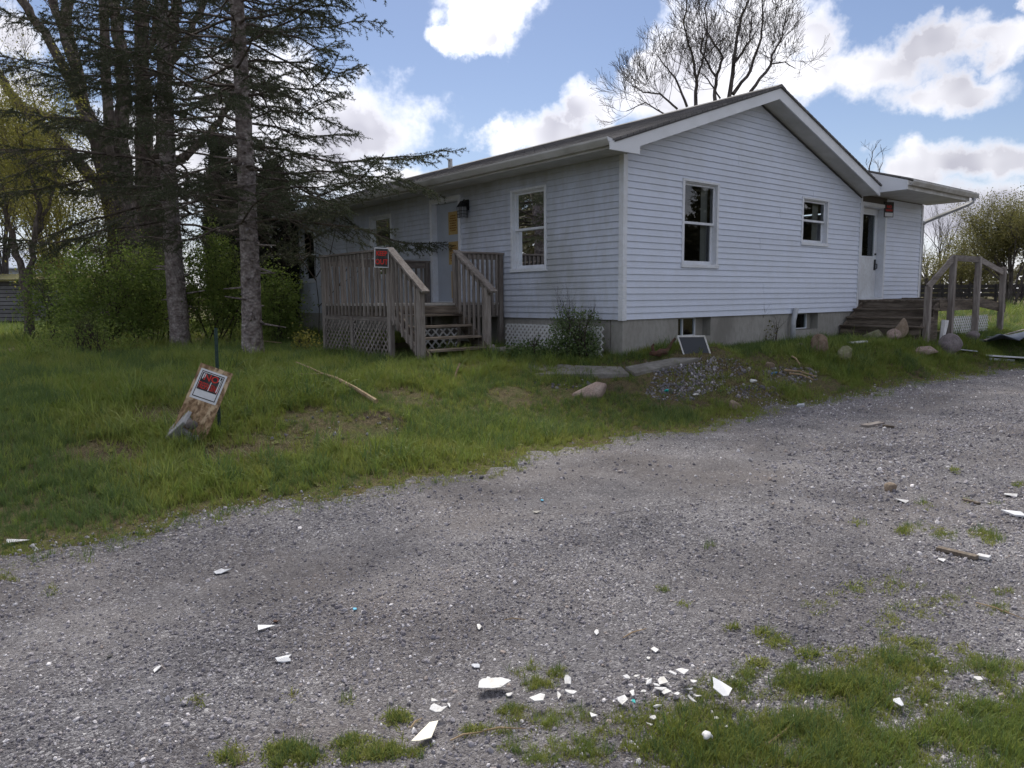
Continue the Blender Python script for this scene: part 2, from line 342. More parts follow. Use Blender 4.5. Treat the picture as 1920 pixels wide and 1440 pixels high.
MT['cinder'] = M('cinder_block', (0.34, 0.335, 0.34), (0.27, 0.265, 0.27), scale=9, rough=0.95, bump=0.5, bscale=90, coord='object')
MT['cinder_dark'] = M('cinder_broken', (0.10, 0.085, 0.08), (0.17, 0.15, 0.14), scale=14, rough=0.95, bump=0.8, bscale=50)
MT['rust'] = M('rusty_metal', (0.10, 0.05, 0.032), (0.05, 0.028, 0.02), scale=16, rough=0.9, bump=0.3)
MT['pipe'] = M('grey_pipe', (0.42, 0.44, 0.48), (0.34, 0.35, 0.38), scale=6, rough=0.5)
MT['screen'] = M('screen_mesh', (0.055, 0.06, 0.07), rough=0.8)
MT['blue'] = M('blue_plastic', (0.03, 0.14, 0.30), rough=0.4)
MT['lightblue'] = M('light_blue_plastic', (0.10, 0.42, 0.62), rough=0.4)
MT['teal'] = M('teal_plastic', (0.0, 0.30, 0.29), rough=0.35)
MT['tarp'] = M('grey_sheet', (0.10, 0.115, 0.145), (0.06, 0.07, 0.09), scale=5, rough=0.5)
MT['twig'] = M('dry_twig', (0.36, 0.27, 0.17), (0.24, 0.17, 0.10), scale=10, rough=0.9)
MT['twig_dark'] = M('dark_twig', (0.055, 0.042, 0.034), (0.035, 0.028, 0.024), scale=8, rough=0.9)
MT['log'] = M('grey_log', (0.27, 0.25, 0.22), (0.18, 0.16, 0.14), scale=7, rough=0.9, bump=0.4, bscale=40)
def rock_mat(n, a, b, c): return M(n, a, b, c, scale=7, rough=0.9, bump=0.45, bscale=26, fine=tuple(v * 0.45 for v in b), fine_scale=50, fine_amt=0.4, coord='object')
MT['rock_pink'] = rock_mat('pink_rock', (0.33, 0.255, 0.22), (0.25, 0.185, 0.16), (0.40, 0.34, 0.30))
MT['rock_tan'] = rock_mat('tan_rock', (0.27, 0.215, 0.165), (0.20, 0.15, 0.11), (0.33, 0.28, 0.22))
MT['rock_grey'] = rock_mat('purple_grey_rock', (0.19, 0.165, 0.17), (0.13, 0.11, 0.115), (0.24, 0.22, 0.22))
MT['rock_moss'] = rock_mat('mossy_rock', (0.23, 0.22, 0.15), (0.13, 0.135, 0.06), (0.29, 0.26, 0.20))
MT['rock_brown'] = rock_mat('layered_rock', (0.25, 0.19, 0.14), (0.13, 0.085, 0.06), (0.36, 0.30, 0.24))

def ground_mat():
    m, N, L = newmat('lawn_soil'); out = N.new('ShaderNodeOutputMaterial'); bs = N.new('ShaderNodeBsdfPrincipled'); bs.inputs['Roughness'].default_value = 0.95; bs.inputs['Specular IOR Level'].default_value = 0.1
    g = N.new('ShaderNodeNewGeometry')
    def noise(s, d=6): n = N.new('ShaderNodeTexNoise'); n.inputs['Scale'].default_value = s; n.inputs['Detail'].default_value = d; n.inputs['Roughness'].default_value = 0.65; L.new(g.outputs['Position'], n.inputs['Vector']); return n.outputs[0]
    r = N.new('ShaderNodeValToRGB'); e = r.color_ramp.elements; e[0].position = 0.32; e[0].color = (0.075, 0.058, 0.042, 1); e[1].position = 0.66; e[1].color = (0.075, 0.095, 0.028, 1)
    x = e.new(0.48); x.color = (0.12, 0.10, 0.058, 1)
    L.new(noise(2.3, 9), r.inputs[0])
    f = N.new('ShaderNodeMix'); f.data_type = 'RGBA'; f.blend_type = 'MULTIPLY'; f.inputs['Factor'].default_value = 0.8; L.new(r.outputs[0], f.inputs['A'])
    r2 = N.new('ShaderNodeValToRGB'); r2.color_ramp.elements[0].position = 0.35; r2.color_ramp.elements[0].color = (0.35, 0.33, 0.3, 1); r2.color_ramp.elements[1].position = 0.65; r2.color_ramp.elements[1].color = (1.3, 1.3, 1.2, 1)
    L.new(noise(48, 4), r2.inputs[0]); L.new(r2.outputs[0], f.inputs['B']); L.new(f.outputs['Result'], bs.inputs['Base Color'])
    # far meadow is paler
    bp = N.new('ShaderNodeBump'); bp.inputs['Strength'].default_value = 0.7; bp.inputs['Distance'].default_value = 0.03; L.new(noise(38, 5), bp.inputs['Height']); L.new(bp.outputs[0], bs.inputs['Normal'])
    L.new(bs.outputs[0], out.inputs[0]); return m
def gravel_mat():
    m, N, L = newmat('gravel'); out = N.new('ShaderNodeOutputMaterial'); bs = N.new('ShaderNodeBsdfPrincipled'); bs.inputs['Roughness'].default_value = 0.9; bs.inputs['Specular IOR Level'].default_value = 0.2
    g = N.new('ShaderNodeNewGeometry'); pos = g.outputs['Position']
    def noise(s, d=6, rg=0.6): n = N.new('ShaderNodeTexNoise'); n.inputs['Scale'].default_value = s; n.inputs['Detail'].default_value = d; n.inputs['Roughness'].default_value = rg; L.new(pos, n.inputs['Vector']); return n
    wrp = noise(40, 3); add = N.new('ShaderNodeVectorMath'); add.operation = 'MULTIPLY_ADD'; L.new(wrp.outputs['Color'], add.inputs[0]); add.inputs[1].default_value = (0.012, 0.012, 0.012); L.new(pos, add.inputs[2])
    def vor(s, feat='F1'): v = N.new('ShaderNodeTexVoronoi'); v.feature = feat; v.inputs['Scale'].default_value = s; L.new(add.outputs[0], v.inputs['Vector']); return v
    v1 = vor(78); v2 = vor(160)
    s1 = N.new('ShaderNodeSeparateColor'); L.new(v1.outputs['Color'], s1.inputs[0]); s2 = N.new('ShaderNodeSeparateColor'); L.new(v2.outputs['Color'], s2.inputs[0])
    def ramp(x, stops):
        r = N.new('ShaderNodeValToRGB'); e = r.color_ramp.elements; e[0].position, e[0].color = stops[0][0], c4(stops[0][1]); e[1].position, e[1].color = stops[-1][0], c4(stops[-1][1])
        for p, c in stops[1:-1]: q = e.new(p); q.color = c4(c)
        L.new(x, r.inputs[0]); return r.outputs[0]
    pal = [(0.0, (0.065, 0.062, 0.068)), (0.4, (0.125, 0.12, 0.13)), (0.75, (0.195, 0.19, 0.20)), (0.94, (0.31, 0.305, 0.315)), (1.0, (0.48, 0.475, 0.48))]
    c1 = ramp(s1.outputs[0], pal); c2 = ramp(s2.outputs[0], pal)
    def mix(f, a, b, mode='MIX'):
        x = N.new('ShaderNodeMix'); x.data_type = 'RGBA'; x.blend_type = mode
        if isinstance(f, float): x.inputs['Factor'].default_value = f
        else: L.new(f, x.inputs['Factor'])
        for nm, v in (('A', a), ('B', b)):
            if isinstance(v, tuple): x.inputs[nm].default_value = v
            else: L.new(v, x.inputs[nm])
        return x.outputs['Result']
    sel = N.new('ShaderNodeMapRange'); L.new(s1.outputs[1], sel.inputs[0]); sel.inputs[1].default_value = 0.45; sel.inputs[2].default_value = 0.5
    col = mix(sel.outputs[0], c2, c1)
    spp = N.new('ShaderNodeSeparateXYZ'); L.new(pos, spp.inputs[0]); nw = noise(0.5, 4); trk = []
    yw = N.new('ShaderNodeMath'); yw.operation = 'MULTIPLY_ADD'; L.new(nw.outputs[0], yw.inputs[0]); yw.inputs[1].default_value = 1.5; L.new(spp.outputs[1], yw.inputs[2])
    for c0 in (-3.15, -4.9):                                  # two worn wheel tracks along the drive
        ab = N.new('ShaderNodeMath'); ab.operation = 'SUBTRACT'; L.new(yw.outputs[0], ab.inputs[0]); ab.inputs[1].default_value = c0; a2 = N.new('ShaderNodeMath'); a2.operation = 'ABSOLUTE'; L.new(ab.outputs[0], a2.inputs[0])
        mr = N.new('ShaderNodeMapRange'); mr.interpolation_type = 'SMOOTHSTEP'; L.new(a2.outputs[0], mr.inputs[0]); mr.inputs[1].default_value = 0.65; mr.inputs[2].default_value = 0.1; mr.inputs[3].default_value = 0.0; mr.inputs[4].default_value = 0.75; trk.append(mr.outputs[0])
    tm = N.new('ShaderNodeMath'); tm.operation = 'MAXIMUM'; L.new(trk[0], tm.inputs[0]); L.new(trk[1], tm.inputs[1]); tn = N.new('ShaderNodeMath'); tn.operation = 'MULTIPLY'; L.new(tm.outputs[0], tn.inputs[0]); L.new(ramp(noise(1.7, 6).outputs[0], [(0.34, (0.1, 0.1, 0.1)), (0.6, (1, 1, 1))]), tn.inputs[1])
    col = mix(tn.outputs[0], col, mix(0.42, col, (0.185, 0.175, 0.178, 1)))
    # packed brown fines in soft patches and wheel tracks, and pale dusty patches
    f1 = ramp(noise(0.75, 7).outputs[0], [(0.42, (0, 0, 0)), (0.66, (1, 1, 1))]); col = mix(f1, col, mix(0.55, col, (0.155, 0.137, 0.128, 1)))
    f2 = ramp(noise(1.3, 5).outputs[0], [(0.5, (0, 0, 0)), (0.72, (0.55, 0.55, 0.55))]); col = mix(f2, col, mix(0.5, col, (0.34, 0.335, 0.345, 1)))
    dk = ramp(noise(0.9, 9, 0.7).outputs[0], [(0.3, (0.55, 0.55, 0.585)), (0.66, (1.3, 1.285, 1.27))]); col = mix(1.0, col, dk, 'MULTIPLY')
    L.new(col, bs.inputs['Base Color'])
    hs = N.new('ShaderNodeMath'); hs.operation = 'ADD'; L.new(v1.outputs['Distance'], hs.inputs[0]); L.new(v2.outputs['Distance'], hs.inputs[1])
    bp = N.new('ShaderNodeBump'); bp.invert = True; bp.inputs['Strength'].default_value = 0.8; bp.inputs['Distance'].default_value = 0.012; L.new(hs.outputs[0], bp.inputs['Height'])
    L.new(bp.outputs[0], bs.inputs['Normal']); L.new(bs.outputs[0], out.inputs[0]); return m
def stone_mat(nm='gravel_stone', gain=1.0):
    m, N, L = newmat(nm); out = N.new('ShaderNodeOutputMaterial'); bs = N.new('ShaderNodeBsdfPrincipled'); bs.inputs['Roughness'].default_value = 0.9; bs.inputs['Specular IOR Level'].default_value = 0.2
    oi = N.new('ShaderNodeObjectInfo'); r = N.new('ShaderNodeValToRGB'); e = r.color_ramp.elements
    e[0].color = (0.10, 0.096, 0.103, 1); e[1].color = (0.50, 0.495, 0.49, 1)
    for p, c in ((0.3, (0.145, 0.14, 0.15)), (0.55, (0.19, 0.185, 0.197)), (0.78, (0.25, 0.245, 0.255)), (0.84, (0.22, 0.19, 0.165)), (0.92, (0.33, 0.325, 0.33))): q = e.new(p); q.color = c4(c)
    L.new(oi.outputs['Random'], r.inputs[0]); g = N.new('ShaderNodeNewGeometry'); n = N.new('ShaderNodeTexNoise'); n.inputs['Scale'].default_value = 120; L.new(g.outputs['Position'], n.inputs['Vector'])
    x = N.new('ShaderNodeMix'); x.data_type = 'RGBA'; x.blend_type = 'MULTIPLY'; x.inputs['Factor'].default_value = 0.5; L.new(r.outputs[0], x.inputs['A']); L.new(n.outputs[0], x.inputs['B'])
    k = N.new('ShaderNodeMix'); k.data_type = 'RGBA'; k.blend_type = 'MULTIPLY'; k.inputs['Factor'].default_value = 1; L.new(x.outputs['Result'], k.inputs['A']); k.inputs['B'].default_value = (1.9 * gain, 1.86 * gain, 1.9 * gain, 1)
    n2 = N.new('ShaderNodeTexNoise'); n2.inputs['Scale'].default_value = 0.9; n2.inputs['Detail'].default_value = 9; n2.inputs['Roughness'].default_value = 0.7; L.new(g.outputs['Position'], n2.inputs['Vector'])
    r2 = N.new('ShaderNodeValToRGB'); r2.color_ramp.elements[0].position = 0.3; r2.color_ramp.elements[0].color = (0.6, 0.6, 0.63, 1); r2.color_ramp.elements[1].position = 0.66; r2.color_ramp.elements[1].color = (1.25, 1.24, 1.22, 1); L.new(n2.outputs[0], r2.inputs[0])
    k2 = N.new('ShaderNodeMix'); k2.data_type = 'RGBA'; k2.blend_type = 'MULTIPLY'; k2.inputs['Factor'].default_value = 1; L.new(k.outputs['Result'], k2.inputs['A']); L.new(r2.outputs[0], k2.inputs['B'])
    L.new(k2.outputs['Result'], bs.inputs['Base Color']); L.new(bs.outputs[0], out.inputs[0]); return m
def shingle_mat():
    m, N, L = newmat('asphalt_shingles'); out = N.new('ShaderNodeOutputMaterial'); bs = N.new('ShaderNodeBsdfPrincipled'); bs.inputs['Roughness'].default_value = 0.9
    g = N.new('ShaderNodeNewGeometry'); sp = N.new('ShaderNodeSeparateXYZ'); L.new(g.outputs['Position'], sp.inputs[0]); cb = N.new('ShaderNodeCombineXYZ'); L.new(sp.outputs[1], cb.inputs[0]); L.new(sp.outputs[0], cb.inputs[1])
    b = N.new('ShaderNodeTexBrick'); L.new(cb.outputs[0], b.inputs[0]); b.inputs['Scale'].default_value = 1.0; b.inputs['Brick Width'].default_value = 0.32; b.inputs['Row Height'].default_value = 0.135; b.inputs['Mortar Size'].default_value = 0.006
    b.inputs['Color1'].default_value = (0.11, 0.105, 0.109, 1); b.inputs['Color2'].default_value = (0.165, 0.158, 0.162, 1); b.inputs['Mortar'].default_value = (0.04, 0.038, 0.037, 1)
    n = N.new('ShaderNodeTexNoise'); n.inputs['Scale'].default_value = 2.2; n.inputs['Detail'].default_value = 8; L.new(g.outputs['Position'], n.inputs['Vector'])
    r = N.new('ShaderNodeMapRange'); L.new(n.outputs[0], r.inputs[0]); r.inputs[1].default_value = 0.3; r.inputs[2].default_value = 0.7; r.inputs[3].default_value = 0.75; r.inputs[4].default_value = 1.25
    x = N.new('ShaderNodeMix'); x.data_type = 'RGBA'; x.blend_type = 'MULTIPLY'; x.inputs['Factor'].default_value = 1.0; L.new(b.outputs[0], x.inputs['A']); L.new(r.outputs[0], x.inputs['B'])
    L.new(x.outputs['Result'], bs.inputs['Base Color']); L.new(bs.outputs[0], out.inputs[0]); return m
def bark_mat(name, a, b, c, sc=9.0, zs=0.4):
    m, N, L = newmat(name); out = N.new('ShaderNodeOutputMaterial'); bs = N.new('ShaderNodeBsdfPrincipled'); bs.inputs['Roughness'].default_value = 0.95; bs.inputs['Specular IOR Level'].default_value = 0.1
    g = N.new('ShaderNodeNewGeometry'); mp = N.new('ShaderNodeMapping'); L.new(g.outputs['Position'], mp.inputs[0]); mp.inputs['Scale'].default_value = (1, 1, zs)
    v = N.new('ShaderNodeTexVoronoi'); v.inputs['Scale'].default_value = sc * 2.2; L.new(mp.outputs[0], v.inputs['Vector'])
    n = N.new('ShaderNodeTexNoise'); n.inputs['Scale'].default_value = sc; n.inputs['Detail'].default_value = 8; L.new(mp.outputs[0], n.inputs['Vector'])
    r = N.new('ShaderNodeValToRGB'); e = r.color_ramp.elements; e[0].position = 0.3; e[0].color = c4(a); e[1].position = 0.7; e[1].color = c4(c); q = e.new(0.5); q.color = c4(b); L.new(n.outputs[0], r.inputs[0])
    x = N.new('ShaderNodeMix'); x.data_type = 'RGBA'; x.blend_type = 'MULTIPLY'; x.inputs['Factor'].default_value = 0.6; L.new(r.outputs[0], x.inputs['A']); mr = N.new('ShaderNodeMapRange'); L.new(v.outputs['Distance'], mr.inputs[0]); mr.inputs[1].default_value = 0.0; mr.inputs[2].default_value = 0.7; mr.inputs[3].default_value = 1.2; mr.inputs[4].default_value = 0.45; L.new(mr.outputs[0], x.inputs['B'])
    L.new(x.outputs['Result'], bs.inputs['Base Color'])
    bp = N.new('ShaderNodeBump'); bp.inputs['Strength'].default_value = 0.9; bp.inputs['Distance'].default_value = 0.03; bp.invert = True; L.new(v.outputs['Distance'], bp.inputs['Height']); L.new(bp.outputs[0], bs.inputs['Normal'])
    L.new(bs.outputs[0], out.inputs[0]); return m
MT['ground'] = ground_mat(); MT['gravel'] = gravel_mat(); MT['stone'] = stone_mat(); MT['stone_dark'] = stone_mat('rubble_stone', 0.72); MT['shingle'] = shingle_mat()
MT['bark_spruce'] = bark_mat('spruce_bark', (0.15, 0.122, 0.115), (0.29, 0.25, 0.24), (0.42, 0.385, 0.37), sc=8, zs=1.15)
MT['bark_maple'] = bark_mat('maple_bark', (0.075, 0.062, 0.054), (0.135, 0.112, 0.099), (0.20, 0.168, 0.15), sc=6)
MT['bark_bare'] = bark_mat('bare_bark', (0.07, 0.062, 0.058), (0.12, 0.105, 0.10), (0.17, 0.152, 0.145), sc=5)
MT['needles'] = leaf_mat('spruce_needles', [(0.042, 0.055, 0.030), (0.065, 0.08, 0.043), (0.10, 0.112, 0.065)], trans=0.2, rough=0.7)
MT['cedar'] = leaf_mat('cedar_foliage', [(0.012, 0.018, 0.010), (0.022, 0.030, 0.016), (0.03, 0.04, 0.02)], trans=0.1, rough=0.8)
MT['leaf_shrub'] = leaf_mat('shrub_leaf', [(0.085, 0.14, 0.035), (0.145, 0.205, 0.05), (0.24, 0.285, 0.08)], trans=0.58)
MT['leaf_yellow'] = leaf_mat('yellow_green_leaf', [(0.15, 0.16, 0.04), (0.23, 0.225, 0.055), (0.34, 0.30, 0.09)], trans=0.55)
MT['leaf_bud'] = leaf_mat('bud_leaf', [(0.10, 0.105, 0.035), (0.15, 0.145, 0.05), (0.20, 0.18, 0.07)], trans=0.5)
MT['leaf_vine'] = leaf_mat('vine_leaf', [(0.07, 0.12, 0.035), (0.13, 0.185, 0.07), (0.32, 0.35, 0.25)], trans=0.4)
MT['wood_far'] = leaf_mat('far_wood', [(0.05, 0.055, 0.025), (0.085, 0.08, 0.04), (0.11, 0.095, 0.055)], trans=0.3)
MT['grass'] = leaf_mat('grass_blade', [(0.125, 0.18, 0.035), (0.185, 0.245, 0.052), (0.265, 0.305, 0.085)], trans=0.42, island=False)
MT['grass_dark'] = leaf_mat('grass_blade_dark', [(0.07, 0.12, 0.04), (0.105, 0.16, 0.05), (0.15, 0.20, 0.065)], trans=0.42, island=False)
MT['grass_yellow'] = leaf_mat('grass_blade_yellow', [(0.16, 0.195, 0.035), (0.22, 0.25, 0.055), (0.29, 0.285, 0.085)], trans=0.42, island=False)
MT['grass_dry'] = leaf_mat('grass_blade_dry', [(0.14, 0.105, 0.055), (0.21, 0.165, 0.09), (0.27, 0.22, 0.13)], trans=0.2, island=False)

# ------------------------------------------------------------------ ground, driveway, walkway
def axis_coords(lo, hi, step, far):
    a = list(np.arange(lo, hi + 1e-6, step)); s = step; x = hi
    while x < far: s *= 1.28; x += s; a.append(x)
    s = step; x = lo; b = []
    while x > -far: s *= 1.28; x -= s; b.append(x)
    return np.array(b[::-1] + a)
def build_ground():
    xs = axis_coords(-13, 14, 0.14, 700); ys = axis_coords(-9.5, 15, 0.14, 700)
    X, Y = np.meshgrid(xs, ys); Z = ground_z(X, Y)
    V = np.stack([X, Y, Z], -1).reshape(-1, 3); nx = len(xs); i = np.arange(len(ys) - 1)[:, None] * nx + np.arange(nx - 1)[None]
    i = i.ravel(); F = np.stack([i, i + 1, i + nx + 1, i + nx], -1)
    o = link('ground', np_mesh('ground', V, F, True), MT['ground']); tag(o, kind='structure')
    # gravel drive: a sheet laid on the ground with ragged edges
    xs = np.concatenate([np.arange(-40, -13, 0.9), np.arange(-13, 14, 0.1), np.arange(14, 60, 0.9)]); n = 44
    V = []
    for x in xs:
        e1 = float(edge_y(x)) + 0.10 * math.sin(7.3 * x) * math.sin(2.9 * x + 1) + 0.06 * math.sin(17 * x)
        e0 = -7.6 + 0.25 * math.sin(1.1 * x) + 0.08 * math.sin(9 * x)
        yy = e0 + (e1 - e0) * (1 - (1 - np.linspace(0, 1, n)) ** 1.0)
        zz = ground_z(np.full(n, x), yy) + 0.006
        for y, z in zip(yy, zz): V.append((x, y, z))
    i = (np.arange(len(xs) - 1)[:, None] * n + np.arange(n - 1)[None]).ravel(); F = np.stack([i, i + n, i + n + 1, i + 1], -1)
    o = link('driveway', np_mesh('driveway', V, F, True), MT['gravel']); tag(o, kind='structure')
    # concrete walk from the deck steps round the corner of the house, in three slabs
    wk = empty('walkway', (0, 0, 0)); tag(wk, kind='structure')
    slabs = [[(905, 668), (985, 668), (1075, 690), (985, 704)], [(1080, 690), (1165, 692), (1180, 706), (1000, 706)], [(1172, 693), (1262, 676), (1312, 676), (1190, 706)]]
    for k, q in enumerate(slabs):
        pts = [G(*p) for p in q]; m = MB(); top = [(p.x, p.y, p.z + 0.035 + 0.006 * k) for p in pts]; bot = [(p.x, p.y, p.z - 0.12) for p in pts]
        m.add(top + bot, [(0, 1, 2, 3), (0, 4, 5, 1), (1, 5, 6, 2), (2, 6, 7, 3), (3, 7, 4, 0)]); m.build('slab', MT['slab'], wk, bevel=0.01)
build_ground()

# ------------------------------------------------------------------ house
HX, HY, ZS, ZW = 7.62, 13.3, 1.141, 3.66          # main block: gable width, length, foot of siding, soffit
AX, AZ, PITCH = 3.62, 5.187, 0.338               # ridge
EAVE_L, RAKE_Y = -0.62, -0.40
ADDX = 10.82                                     # end of the side wing
house = empty('house', (0, 0, 0))
tag(house, 'low white vinyl sided house with grey shingle gable roof and concrete foundation', 'house')

def PG(u, z, o): return (u, -o, z)               # gable side: u = x, outwards = -y
def PF(u, z, o): return (-o, u, z)               # long front: u = y, outwards = -x
def rects(u0, u1, z0, z1, holes):
    us = sorted({u0, u1} | {h[i] for h in holes for i in (0, 1) if u0 < h[i] < u1}); zs = sorted({z0, z1} | {h[i] for h in holes for i in (2, 3) if z0 < h[i] < z1}); out = []
    for zi in range(len(zs) - 1):
        run = None
        for ui in range(len(us) - 1):
            uc, zc = (us[ui] + us[ui + 1]) / 2, (zs[zi] + zs[zi + 1]) / 2
            if any(h[0] < uc < h[1] and h[2] < zc < h[3] for h in holes):
                if run: out.append(run); run = None
            else: run = (us[ui], us[ui + 1], zs[zi], zs[zi + 1]) if not run else (run[0], us[ui + 1], zs[zi], zs[zi + 1])
        if run: out.append(run)
    return out
def sheathing(name, P, u0, u1, z0, z1, holes, depth, mat, parent):
    m = MB()
    for (a, b, c, d) in rects(u0, u1, z0, z1, holes):
        q = [P(a, c, 0), P(b, c, 0), P(b, d, 0), P(a, d, 0), P(a, c, -depth), P(b, c, -depth), P(b, d, -depth), P(a, d, -depth)]
        m.add(q, [(0, 1, 2, 3), (4, 7, 6, 5), (0, 4, 5, 1), (1, 5, 6, 2), (2, 6, 7, 3), (3, 7, 4, 0)])
    return m.build(name, mat, parent)
EXPO = 0.1016; LIP, TUCK = 0.021, 0.003
def siding(P, u0, u1, z0, z1, holes, mat, parent, top=None, seams=()):
    k = 0; z = z0
    while z < z1 - 0.004:
        zt = min(z + EXPO, z1)
        for (a, b, c, d) in rects(u0, u1, z, zt, holes):
            cuts = [a] + [s for (s, kk) in seams if kk == k // 2 and a + 0.1 < s < b - 0.1] + [b]
            for i in range(len(cuts) - 1):
                a1, b1 = cuts[i] + (0.0015 if i else 0), cuts[i + 1]
                lift = 0.0022 if i % 2 else 0.0
                ob = LIP + (TUCK - LIP) * (c - z) / EXPO + lift; ot = LIP + (TUCK - LIP) * (d - z) / EXPO + lift
                a2, b2, a0, b0 = a1, b1, a1, b1
                if top:                                  # cut by the roof slope
                    lo, hi = top(c); a0, b0 = max(a1, lo), min(b1, hi); lo, hi = top(d); a2, b2 = max(a1, lo), min(b1, hi)
                    if b0 - a0 < 0.05: continue
                    if b2 < a2: a2 = b2 = (a2 + b2) / 2
                q = [P(a0, c, 0.0), P(b0, c, 0.0), P(b0, c + 0.001, ob), P(a0, c + 0.001, ob), P(b2, d + 0.004, ot - 0.001), P(a2, d + 0.004, ot - 0.001)]
                MB().add(q, [(0, 1, 2, 3), (3, 2, 4, 5), (0, 3, 5), (1, 4, 2)]).build('siding_plank', mat, parent)
        z = zt; k += 1

# openings (u0, u1, z0, z1)
WA = (1.74, 2.71, 1.97, 3.42); WB = (6.95, 7.97, 1.97, 3.42); WC = (10.99, 12.03, 1.97, 3.42); DF = (4.27, 5.36, 1.42, 3.53)
W1 = (1.42, 2.43, 1.99, 3.436); W2 = (5.18, 6.23, 2.50, 3.436); DS = (7.66, 8.88, 1.40, 3.52)
B1 = (1.40, 2.31, 0.80, 1.135); B2 = (5.10, 6.02, 0.80, 1.135)
front = sheathing('front_wall', PF, 0.0, HY, ZS, ZW + 0.02, [WA, WB, WC, DF], 0.12, MT['room'], house)
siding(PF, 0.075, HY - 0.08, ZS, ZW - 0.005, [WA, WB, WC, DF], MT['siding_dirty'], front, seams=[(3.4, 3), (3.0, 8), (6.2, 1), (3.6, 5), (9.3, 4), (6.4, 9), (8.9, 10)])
def gable_top(z): d = (AZ - 0.20 - z) / PITCH; return (AX - d, AX + d)
gable = sheathing('gable_wall', PG, 0.12, ADDX, ZS, ZW + 0.02, [W1, W2, DS], 0.12, MT['room'], house)
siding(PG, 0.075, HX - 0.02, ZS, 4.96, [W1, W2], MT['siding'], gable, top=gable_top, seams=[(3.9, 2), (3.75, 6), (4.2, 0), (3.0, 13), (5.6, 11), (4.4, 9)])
siding(PG, 8.885, ADDX - 0.06, 1.40, ZW - 0.005, [], MT['siding'], gable)
m = MB(); m.prism([(0.12, ZW + 0.02), (HX, ZW + 0.02), (HX, AZ - 0.2 - (HX - AX) * PITCH), (AX, AZ - 0.22), (0.12, AZ - 0.2 - (AX - 0.12) * PITCH)], 'y', 0.0, 0.12); m.build('gable_infill', MT['room'], house)
m = MB(); m.box(0, ADDX, HY - 0.12, HY, 0.3, ZW); m.box(ADDX - 0.12, ADDX, 0.12, HY - 0.12, 0.3, ZW); m.build('back_wall', MT['siding'], house)
m = MB(); m.box(0.14, ADDX - 0.14, 0.14, HY - 0.14, 1.20, 1.30); m.build('interior_floor', MT['room'], house)
m = MB(); m.box(0.13, ADDX - 0.13, 0.13, HY - 0.13, ZW + 0.03, ZW + 0.06); m.build('ceiling', MT['room'], house)
m = MB(); m.box(3.2, 3.3, 0.2, 6.0, 1.3, ZW); m.box(0.2, 6.8, 6.0, 6.1, 1.3, ZW); m.build('partition_wall', MT['dark'], house)
# foundation
fd = empty('foundation', (0, 0, 0), parent=house)
sheathing('foundation_wall', PG, 0.02, 7.62, 0.15, ZS - 0.002, [B1, B2], 0.25, MT['concrete'], fd).location = (0, 0.012, 0)
sheathing('foundation_wall', PF, 0.285, HY, 0.15, ZS - 0.002, [], 0.25, MT['concrete'], fd).location = (0.02, 0, 0)
m = MB(); m.box(0.3, 7.6, 0.5, HY, 0.1, 1.12); 
for (a, b, c, d, w) in (B1 + (2.08,), B2 + (5.86,)):
    bw = empty('basement_window', (0, 0, 0), parent=house)
    f = MB(); y = 0.20
    f.box(a, w + 0.02, y - 0.02, y + 0.03, c, c + 0.03); f.box(a, w + 0.02, y - 0.02, y + 0.03, d - 0.02, d); f.box(a, a + 0.025, y - 0.02, y + 0.03, c + 0.03, d - 0.02); f.box(w - 0.005, w + 0.02, y - 0.02, y + 0.03, c + 0.03, d - 0.02)
    if b < 3: f.box((a + w) / 2 - 0.012, (a + w) / 2 + 0.012, y - 0.02, y + 0.03, c + 0.03, d - 0.02)
    f.build('window_frame', MT['trim'], bw); MB().box(a, w, y + 0.004, y + 0.008, c, d).build('pane', MT['glass'], bw); MB().box(a - 0.05, w + 0.3, y + 0.22, y + 0.24, c - 0.05, d).build('interior_board', MT['dark'], bw)
    MB().box(w + 0.02, b, y - 0.02, y + 0.05, c, d).build('window_reveal', MT['concrete'], bw)
    MB().box(a + 0.002, b - 0.002, 0.015, y - 0.022, c - 0.03, c + 0.012).build('sill', MT['slab'], bw)
# corner posts and starter strip
MB().prism([(-0.022, -0.022), (0.072, -0.022), (0.072, 0.0), (0.0, 0.0), (0.0, 0.072), (-0.022, 0.072)], 'z', ZS - 0.012, ZW).build('corner_trim', MT['trim'], house)
MB().box(HX - 0.02, HX + 0.05, -0.03, 0.0, ZS - 0.01, 3.70).build('corner_trim', MT['trim'], house)
MB().box(ADDX - 0.06, ADDX + 0.022, -0.026, 0.06, 1.2, ZW).build('corner_trim', MT['trim'], house)
MB().box(HX + 0.05, ADDX, -0.012, 0.0, 0.4, 1.40).build('wing_skirt', MT['dwood_x'], house)

